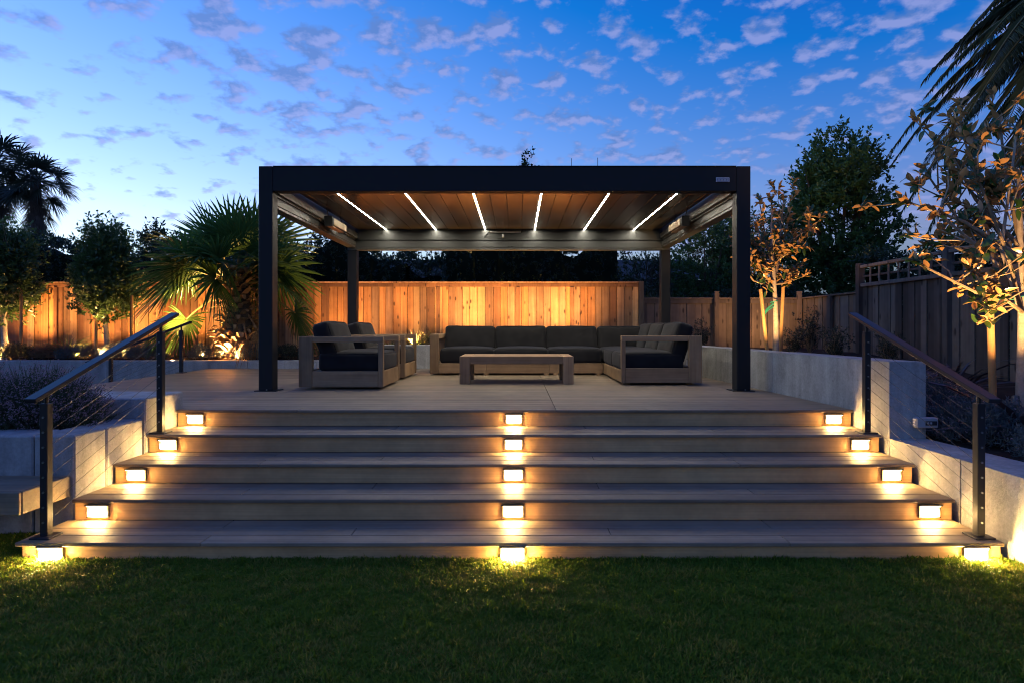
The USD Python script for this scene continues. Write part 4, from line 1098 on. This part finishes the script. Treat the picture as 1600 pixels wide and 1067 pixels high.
def magnolia(label, base, seed, fork_z, limbs, leafL, trunk_r, n_leaf_parts=300, per=8, sub=4):
    """A young magnolia: branches grown towards given ends, whorls of big leaves with rusty undersides."""
    rng = np.random.default_rng(seed)
    t = Thing('magnolia_tree', label, 'tree', base, 'young magnolia trees along the right fence')
    b = np.array(base, float); fork = V(b[0], b[1], fork_z)
    top = np.array(limbs[0], float)
    zz = np.linspace(0, 1, 9)[:, None]
    tr = b + (V(top[0], top[1], fork_z + 0.75 * (top[2] - fork_z)) - b) * zz
    tr[:, :2] += np.c_[np.sin(np.linspace(0, 5, 9)), np.cos(np.linspace(0, 4, 9)) - 1] * 0.015
    t.part('trunk', tube(tr, np.linspace(trunk_r * 1.2, trunk_r * 0.35, 9), 10), BARK, smooth=60)
    ends, bones = [], []

    def grow(p, q, r, depth):
        mid = (p + q) / 2 + rng.normal(size=3) * 0.06 * np.linalg.norm(q - p) + V(0, 0, -0.06) * np.linalg.norm(q - p)
        bones.append(tube([p, mid, q], [r, r * 0.75, r * 0.45], 6))
        d = unit(q - mid)
        ends.append((q, d))
        if depth == 0:
            return
        for k in range(sub):
            s = rng.uniform(0.35, 0.95)
            o = (1 - s) ** 2 * p + 2 * s * (1 - s) * mid + s * s * q
            dd = unit(d * 0.5 + rdir(rng, 1)[0] * V(1, 1, 0.8) * 0.9 + V(0, 0, 0.3))
            grow(o, o + dd * np.linalg.norm(q - p) * rng.uniform(0.28, 0.5), r * 0.42, depth - 1)
    for i, q in enumerate(limbs):
        q = np.array(q, float)
        s = 0.0 if i == 0 else rng.uniform(0.0, 0.55)
        o = V(*[np.interp(min(fork_z + s * (top[2] - fork_z) * 0.7, q[2] - 0.15) if q[2] > fork_z else fork_z, tr[:, 2], tr[:, k]) for k in range(3)])
        grow(o, q, trunk_r * 0.42, 1 if i else 2)
    for m in bones[:40]:
        t.part('branch', m, BARK, smooth=60)
    if bones[40:]:
        t.part('twigs', cat(*bones[40:]), TWIG, kind='stuff')
    leaves = []
    for q, d in ends:
        for k in range(rng.integers(per - 2, per + 2)):
            back = rng.random() * 0.22
            a = unit(d * rng.uniform(0.1, 0.8) + rdir(rng, 1)[0] + V(0, 0, 0.15))
            nrm = unit(V(0, 0, 1.0) + rdir(rng, 1)[0] * 0.75)
            s = unit(np.cross(nrm, a)); nn = np.cross(a, s)
            m = big_leaf(rng, leafL * rng.uniform(0.65, 1.2), leafL * rng.uniform(0.36, 0.5))
            leaves.append((m[0] @ np.stack([a, s, nn]) + q - d * back, m[1]))
    rng.shuffle(leaves) if False else None
    order = rng.permutation(len(leaves))
    for i in order[:n_leaf_parts]:
        t.part('leaf', leaves[i], MAGNOLIA, smooth=True)
    rest = [leaves[i] for i in order[n_leaf_parts:]]
    if rest:
        t.part('leaves', cat(*rest), MAGNOLIA, kind='stuff', smooth=True)
    return t


zg = float(zr(9.5))
A = lambda px, py, D: at(px, py, D)
magnolia('young magnolia with bronze leaves tied between two stakes by pergola', (4.07, 9.5, zg), 91, at(1212, 462, 9.5)[2],
         [A(1205, 310, 9.6), A(1182, 345, 9.3), A(1235, 330, 9.7), A(1250, 380, 9.3), A(1170, 400, 9.7), A(1190, 420, 9.1), A(1240, 420, 9.9), A(1215, 360, 9.0), A(1150, 400, 9.2), A(1262, 430, 9.5), A(1225, 300, 9.9), A(1185, 305, 9.9)], 0.112, 0.042, 300, 14, 5)
zg = float(zr(5.9))
magnolia('large magnolia with golden leaf undersides at right edge of photo', (4.93, 5.9, zg), 92, at(1595, 500, 5.9)[2],
         [A(1590, 200, 6.0), A(1450, 320, 5.7), A(1400, 310, 6.2), A(1420, 405, 5.5), A(1480, 230, 6.1), A(1520, 260, 5.6), A(1560, 180, 6.3), A(1460, 370, 6.3), A(1510, 420, 5.6), A(1640, 260, 5.6), A(1680, 330, 6.1), A(1540, 340, 6.6), A(1440, 260, 6.4), A(1560, 460, 5.4), A(1500, 190, 6.4)], 0.125, 0.05, 300, 13, 5)


# stakes and their green ties
def stake(label, p0, p1, tie=None, r=0.028):
    p0, p1 = np.array(p0, float), np.array(p1, float)
    t = Thing('tree_stake', label, 'stake', p0, 'round wooden tree stakes')
    t.part('pole', tube([p0 - (p1 - p0) * 0.1, p0, (p0 + p1) / 2, p1 - unit(p1 - p0) * 0.01, p1], [r, r, r, r, r * 0.75], 9), STAKE, smooth=50)
    if tie is not None:
        a, b = np.array(tie[0], float), np.array(tie[1], float)
        t.part('tie', cat(tube([a, (a + b) / 2 + V(0, 0, 0.015), b], 0.012, 5), tube([a - V(0, 0, 0.03), (a + b) / 2 - V(0, 0, 0.02), b - V(0, 0, 0.05)], 0.010, 5)), TIE)
        th = np.linspace(0, 2 * PI, 12)
        t.part('tie_loop', tube(b + np.c_[0.05 * np.cos(th), 0.05 * np.sin(th), 0.01 * th - 0.02], 0.009, 5, cap=False), TIE)


S = lambda px, py, D, px2, py2: (at(px, py, D), at(px2, py2, D))
D1 = 9.5
stake('leaning stake left of the young magnolia beside the pergola', *S(1199, 552, D1, 1188, 452, ), (at(1191, 492, D1), at(1209, 474, D1)))
stake('stake just right of the young magnolia trunk', *S(1219, 552, D1 + 0.15, 1224, 444))
stake('thick leaning stake beside the large magnolia at right', *S(1553, 665, 6.0, 1545, 425), (at(1549, 470, 6.0), at(1590, 468, 5.92)), r=0.033)
stake('stake right of the leftmost small tree', *S(33, 555, 11.75, 33, 452))
stake('stake left of the small tree near the fan palm', *S(150, 562, 11.75, 150, 478))
stake('stake between the small tree and the fan palm leaves', *S(205, 558, 11.75, 206, 462))


# ------------------------------------------------------------------ low plants
def blades(rng, center, n, L, spread, w, droop, up=1.0, r0=0.06):
    """Arching grass blades from a tuft."""
    a = rng.random(n) * 2 * PI; el = np.clip(rng.normal(up, 0.25, n), 0.25, 1.5)
    d = np.c_[np.cos(a) * np.cos(el), np.sin(a) * np.cos(el), np.sin(el)]
    ln = L * rng.uniform(0.55, 1.1, n)
    base = np.asarray(center) + np.c_[np.cos(a), np.sin(a), 0 * a] * (r0 * rng.random(n))[:, None]
    s = unit(np.cross(d, V(0, 0, 1) + rng.normal(size=(n, 3)) * 0.2))
    vs = []
    for t, ww in ((0, 0.7), (0.4, 1.0), (0.75, 0.7), (1.0, 0.08)):
        c = base + d * (ln * t)[:, None] + np.c_[np.cos(a), np.sin(a), 0 * a] * (spread * ln * t ** 2)[:, None] - V(0, 0, 1) * (droop * ln * t ** 2.2)[:, None]
        vs += [c - s * w * ww / 2, c + s * w * ww / 2]
    v = np.stack(vs, 1).reshape(-1, 3)
    k = np.arange(n)[:, None] * 8
    f = np.vstack([np.vstack([k + [2 * j, 2 * j + 1, 2 * j + 3], k + [2 * j, 2 * j + 3, 2 * j + 2]]) for j in range(3)])
    return v, f


def grass_clump(label, base, n, L, seed, m=GRASSY, w=0.009, spread=0.3, droop=0.35, group='ornamental grass clumps', name='grass_clump', cat_='ornamental grass', up=1.05):
    rng = np.random.default_rng(seed)
    t = Thing(name, label, cat_, base, group)
    t.part('blades', blades(rng, base, n, L, spread, w, droop, up, 0.09), m)
    t.part('stalks', blades(rng, np.array(base), max(n // 8, 6), L * 1.15, spread * 0.6, w * 0.5, droop * 0.6, up + 0.15, 0.05), DRY)


grass_clump('bright lit grass tuft in planter between chairs and sofa', (-1.95, 11.75, 1.05), 130, 0.62, 101)
grass_clump('darker grass tuft just left of the sofa arm in planter', (-1.5, 11.7, 1.05), 130, 0.62, 102)
grass_clump('short grass tuft against cedar fence behind second chair', (-2.45, 11.8, 1.0), 100, 0.50, 103)
grass_clump('grass tuft behind the middle of the sofa back', (-0.3, 11.8, 1.05), 90, 0.40, 104)
grass_clump('grass tuft behind the right half of the sofa back', (0.9, 11.8, 1.05), 90, 0.40, 105)
grass_clump('wispy green grass clump between the two small trees at left', (-8.75, 11.75, 0.9), 150, 0.75, 106)
grass_clump('broom-like grass clump in left bed just right of first stake', (-9.25, 11.8, 0.9), 80, 0.55, 107, DRY)
grass_clump('dry grass clump behind the end of tall right planter wall', (4.15, 6.5, float(zr(6.5))), 150, 0.75, 108, DRY, spread=0.6, droop=0.5)


def flax(label, base, n, L, seed):
    rng = np.random.default_rng(seed)
    t = Thing('flax_plant', label, 'plant', base, 'dark flax plants')
    for i in range(n):
        t.part('blade', blades(rng, base, 1, L, 0.35, 0.05, 0.35, 0.95, 0.08), FLAX)


flax('dark bronze flax plant with sword leaves at right edge', (4.25, 5.0, float(zr(5.0))), 34, 0.95, 111)
flax('dark flax plant behind the lower right railing post', (4.75, 6.6, float(zr(6.6))), 26, 0.8, 112)


def mound(name, label, base, rx, ry, h, seed, n, m_leaf, m_flower=None, spike=0.16, cat_='plant', group=None, leaf=0.05, w=0.012, flower_n=0):
    """A bushy mound of narrow upright leaves, with flower spikes where it has them."""
    rng = np.random.default_rng(seed)
    t = Thing(name, label, cat_, base, group)
    b = np.array(base, float)
    d = rdir(rng, n); d[:, 2] = np.abs(d[:, 2])
    r = 0.45 + 0.55 * rng.random(n) ** 0.5
    lob = 1 + 0.35 * (meshkit.fbm(d * 2.5 + seed, 3, seed) - 0.5) * 2
    c = b + d * (r * lob)[:, None] * V(rx, ry, h)
    ax = unit(d * V(1, 1, 0.4) + V(0, 0, 0.9) + rng.normal(size=d.shape) * 0.3)
    t.part('foliage', clumps(rng, c, ax, 8, np.full(n, leaf * 1.8), leaf, w, 0.7), m_leaf)
    if m_flower is not None and flower_n:
        d = rdir(rng, flower_n); d[:, 2] = np.abs(d[:, 2])
        lob = 1 + 0.35 * (meshkit.fbm(d * 2.5 + seed, 3, seed) - 0.5) * 2
        c = b + d * (lob * rng.uniform(0.75, 1.0, flower_n))[:, None] * V(rx, ry, h)
        ax = unit(d * V(0.9, 0.9, 0.4) + V(0, 0, 0.8) + rng.normal(size=d.shape) * 0.25)
        tip = c + ax * (spike * rng.uniform(0.6, 1.4, flower_n))[:, None]
        s = unit(np.cross(ax, V(0, 1, 0))) * 0.002
        k = np.arange(flower_n)[:, None] * 4
        t.part('stems', (np.stack([c - s, c + s, tip + s, tip - s], 1).reshape(-1, 3), np.vstack([k + [0, 1, 2], k + [0, 2, 3]])), m_leaf, kind='stuff')
        t.part('flower_spikes', clumps(rng, tip - ax * 0.03, ax, 6, np.full(flower_n, 0.055), 0.016, 0.010, 1.2), m_flower, kind='stuff')
    return t


mound('lavender', 'large purple lavender bush beside the left railing', (-3.98, 4.92, 0.66), 0.55, 0.32, 0.36, 121, 1500, LAV_LEAF, LAV_FLOWER, 0.15, 'lavender', 'lavender bushes left of the steps', 0.045, 0.008, 1700)
mound('lavender', 'purple lavender bush in the middle of the left bed', (-4.62, 4.95, 0.66), 0.50, 0.32, 0.42, 122, 1400, LAV_LEAF, LAV_FLOWER, 0.15, 'lavender', 'lavender bushes left of the steps', 0.045, 0.008, 1600)
mound('lavender', 'lavender bush cut by the left edge above the bench', (-5.25, 4.9, 0.66), 0.50, 0.32, 0.42, 123, 1100, LAV_LEAF, LAV_FLOWER, 0.15, 'lavender', 'lavender bushes left of the steps', 0.045, 0.008, 1300)
for k, (px, lab) in enumerate(((25, 'dark low lavender shrub at the far left under first small tree'), (75, 'low reddish brown shrub right of the first stake'), (118, 'low grey shrub at the foot of the wispy grass clump'), (180, 'small grey shrub in front of the second small tree'), (228, 'small grey mound between railing post and fan palm'), (322, 'rounded grey mound at the foot of the fan palm'), (392, 'small silvery mound right under the fan palm trunk'), (445, 'dark green mound between pergola post and nearest chair'))):
    p = at(px, 550, 11.62)
    mound('low_shrub', lab, (p[0], 11.62 + 0.05 * (k % 2), 0.89), 0.34, 0.17, 0.20 + 0.05 * (k % 3 == 0), 130 + k, 420, DRY if k == 1 else (SHRUB if k in (0, 7) else SILVER), None, cat_='shrub', group='low shrubs in the left bed', leaf=0.05, w=0.011)
for k, (x, y, rx, h, lab) in enumerate(((4.0, 5.25, 0.42, 0.30, 'silvery grey lavender mound behind the outlet box'), (4.25, 4.4, 0.48, 0.30, 'large silvery lavender mound behind the low right wall'), (4.0, 5.95, 0.38, 0.30, 'silvery mound beside the end of the tall planter wall'), (4.9, 4.9, 0.42, 0.28, 'silvery mound under the dark flax at right edge'))):
    mound('silver_lavender', lab, (x, y, float(zr(y)) - 0.03), rx, 0.40, h, 150 + k, 1300, SILVER, LAV_FLOWER, 0.12, 'lavender', 'silvery lavender mounds right of the steps', 0.055, 0.010, 120)


def twiggy(label, base, h, r, seed, n=26):
    rng = np.random.default_rng(seed)
    t = Thing('twiggy_shrub', label, 'shrub', base, 'twiggy shrubs along the right fence')
    b = np.array(base, float); st = []; cp, ca = [], []
    for i in range(n):
        a = rng.random() * 2 * PI; e = V(math.cos(a) * r * rng.random(), math.sin(a) * r * rng.random(), h * rng.uniform(0.5, 1.1))
        m = e * 0.5 + rng.normal(size=3) * 0.04
        st.append(tube([b, b + m, b + e], [0.006, 0.004, 0.002], 4))
        for q in range(7):
            s = rng.uniform(0.3, 1)
            cp.append(b + m * 2 * s * (1 - s) + e * s * s); ca.append(unit(rng.normal(size=3) + V(0, 0, 0.6)))
    t.part('stems', cat(*st), TWIG, kind='stuff')
    t.part('foliage', clumps(rng, np.array(cp), np.array(ca), 5, np.full(len(cp), 0.06), 0.045, 0.022), SHRUB)


for k, (px, y, h, lab) in enumerate(((1068, 11.9, 0.45, 'twiggy shrub behind the sofa back right end'), (1096, 12.2, 0.55, 'twiggy shrub between sofa corner and right front pergola post'), (1240, 10.0, 0.5, 'twiggy dark shrub right of the young magnolia'), (1265, 10.4, 0.75, 'tallest twiggy shrub at the brown fence corner'), (1305, 9.2, 0.55, 'thin twiggy shrub left of the upper right railing post'), (1388, 8.6, 0.5, 'sparse twiggy shrub behind the right handrail'))):
    p = at(px, 540, y)
    twiggy(lab, (p[0], y, float(zr(y)) if px > 1100 else 1.04), h, 0.28, 170 + k)

# ------------------------------------------------------------------ garden spotlights that light the trees and the fence
def spotlight(label, pos, aim, power, cone=38.0, soft=0.6, color=(1.0, 0.515, 0.17)):
    pos, aim = np.array(pos, float), np.array(aim, float)
    d = unit(aim - pos)
    t = Thing('spotlight', label, 'garden spotlight', pos, 'small bronze spotlights in the beds')
    t.part('stem', tube([pos - V(0, 0, 0.05), pos + V(0, 0, 0.035)], 0.008, 6), FRAME)
    c = pos + V(0, 0, 0.05)
    t.part('housing', tube([c - d * 0.05, c - d * 0.03, c + d * 0.04, c + d * 0.041, c + d * 0.015], [0.018, 0.028, 0.03, 0.026, 0.026], 12, cap=False), FRAME, smooth=30)
    t.part('lens', tube([c + d * 0.012, c + d * 0.016], 0.0255, 12), SPOT_M)
    L = UsdLux.SphereLight.Define(stage, t.path + '/lamp')
    L.CreateRadiusAttr(0.02); L.CreateIntensityAttr(power * SPOT); L.CreateNormalizeAttr(True); L.CreateColorAttr(Gf.Vec3f(*color))
    sh = UsdLux.ShapingAPI.Apply(L.GetPrim()); sh.CreateShapingConeAngleAttr(cone); sh.CreateShapingConeSoftnessAttr(soft)
    o = c + d * 0.045 - t.base
    z = -d; x = unit(np.cross(V(0, 1, 0.01), z)); y_ = np.cross(z, x)
    L.AddTransformOp().Set(Gf.Matrix4d(*x, 0, *y_, 0, *z, 0, *o, 1))


spotlight('spotlight at the foot of the fan palm', (-5.62, 11.48, 0.79), (-5.50, 11.90, 2.7), 5.0, 34, 1.0)
for k_, x_ in enumerate((-9.66, -8.60, -7.66, -6.95, -6.15)):
    spotlight(('spotlight by the leftmost small tree', 'spotlight behind the wispy grass clump', 'spotlight by the small tree near the fan palm', 'spotlight between small tree and fan palm', 'spotlight under the left leaves of the fan palm')[k_], (x_, 11.80, 0.86), (x_ + (-0.25, 0, -0.3, 0.1, 0.15)[k_], (12.0, 12.3, 12.0, 12.3, 12.1)[k_], 3.0), (4.2, 2.2, 4.2, 2.0, 3.4)[k_], 62, 1.0)
spotlight('spotlight behind the kerb wall aimed at the small tree by the fan palm', (-7.88, 11.48, 0.79), (-8.0, 11.66, 2.3), 10.0, 24, 1.0)
spotlight('spotlight behind the kerb wall aimed at the leftmost small tree', (-9.84, 11.48, 0.79), (-9.95, 11.66, 2.4), 10.0, 24, 1.0)
spotlight('spotlight behind the kerb wall aimed at the fan palm leaves', (-6.55, 11.48, 0.79), (-6.25, 11.68, 2.2), 11.0, 34, 1.0)
spotlight('spotlight behind the kerb wall between fan palm and chairs', (-3.4, 11.49, 0.79), (-3.4, 12.3, 2.8), 2.0, 62, 1.0)
spotlight('spotlight in front of the fan palm trunk', (-5.30, 11.48, 0.79), (-5.45, 11.86, 2.1), 4.5, 34, 1.0)
for k_, x_ in enumerate((-2.0, -1.0, 0.0, 1.0)):
    spotlight(('spotlight in the planter behind the chairs', 'spotlight in the planter at the sofa left arm', 'spotlight in the planter behind the sofa middle', 'spotlight in the planter behind the sofa right half')[k_], (x_, 11.52, 1.08), (x_, 12.3, 2.8), (2.7, 2.1, 2.2, 2.5)[k_], 62, 1.0)
spotlight('spotlight in front of the brown fence', (5.0, 11.7, 1.10), (5.1, 12.9, 2.2), 0.8, 66, 1.0, color=(1.0, 0.64, 0.32))
spotlight('spotlight under the young magnolia', (3.70, 8.6, float(zr(8.6)) + 0.02), (4.15, 9.8, 3.1), 2.8, 46, color=(1.0, 0.56, 0.21))
spotlight('spotlight under the large magnolia', (4.25, 5.15, float(zr(5.15)) + 0.30), (4.75, 6.0, 2.9), 3.4, 50, color=(1.0, 0.56, 0.21))

# ------------------------------------------------------------------ turf
rng = np.random.default_rng(5)
inst = UsdGeom.PointInstancer.Define(stage, '/World/lawn_grass')
tag(inst.GetPrim(), 'short curly green turf covering the lawn', 'grass', kind='stuff')
protos = []
for k in range(4):
    n = 26
    a = rng.random(n) * 2 * PI; el = rng.uniform(0.5, 1.4, n)
    d = np.c_[np.cos(a) * np.cos(el), np.sin(a) * np.cos(el), np.sin(el)]
    base = np.c_[rng.normal(size=(n, 2)) * 0.016, np.zeros(n)]
    ln = rng.uniform(0.016, 0.034, n)
    s = unit(np.cross(d, V(0.1, 0.05, 1))) * 0.0022
    mid = base + d * (ln * 0.6)[:, None]
    tip = mid + unit(d + np.c_[np.cos(a), np.sin(a), -0.4 * np.ones(n)] * rng.uniform(0.2, 1.2, n)[:, None]) * (ln * 0.5)[:, None]
    v = np.stack([base - s, base + s, mid + s, mid - s, tip], 1).reshape(-1, 3)
    i = np.arange(n)[:, None] * 5
    p = f'/World/lawn_grass/tuft_{k:03d}' if k else '/World/lawn_grass/tuft'
    usdkit.mesh(stage, p, (v, np.vstack([i + [0, 1, 2], i + [0, 2, 3], i + [3, 2, 4]])), GRASSES[(0, 1, 1, 2)[k]])
    protos.append(p)
inst.CreatePrototypesRel().SetTargets([Sdf.Path(p) for p in protos])
pts = []
for x0, x1, y0, y1, step in ((-3.9, 3.14, 2.1, 3.875, 0.0215), (-6.5, -3.215, 3.875, 4.335, 0.0215), (-6.5, -3.9, 2.6, 3.875, 0.03), (-3.0, 3.14, 0.8, 2.1, 0.04)):
    gx, gy = np.meshgrid(np.arange(x0, x1, step), np.arange(y0, y1, step))
    q = np.c_[gx.ravel(), gy.ravel()] + rng.uniform(-0.5, 0.5, (gx.size, 2)) * step
    pts.append(q)
pts = np.vstack(pts)
hgt = 0.75 + 0.6 * meshkit.fbm(np.c_[pts * 3.0, np.zeros(len(pts))], 3, 2)
n = len(pts)
from pxr import Vt
inst.CreatePositionsAttr(Vt.Vec3fArray.FromNumpy(np.c_[pts, np.full(n, 0.0)].astype(np.float32)))
inst.CreateProtoIndicesAttr(Vt.IntArray.FromNumpy(np.where(rng.random(n) < 0.12 + 0.25 * (meshkit.fbm(np.c_[pts * 2.2, np.zeros(n)], 3, 8) > 0.56), 3, rng.integers(0, 3, n)).astype(np.int32)))
th = rng.random(n) * PI
inst.CreateOrientationsAttr([Gf.Quath(float(math.cos(a)), 0.0, 0.0, float(math.sin(a))) for a in th])
clump = meshkit.fbm(np.c_[pts * 26.0, np.zeros(n)], 2, 12)
sc = np.clip(hgt * (0.35 + 1.3 * clump) * rng.uniform(0.75, 1.25, n), 0.3, 1.7)
inst.CreateScalesAttr(Vt.Vec3fArray.FromNumpy(np.c_[sc ** 0.5, sc ** 0.5, sc].astype(np.float32)))
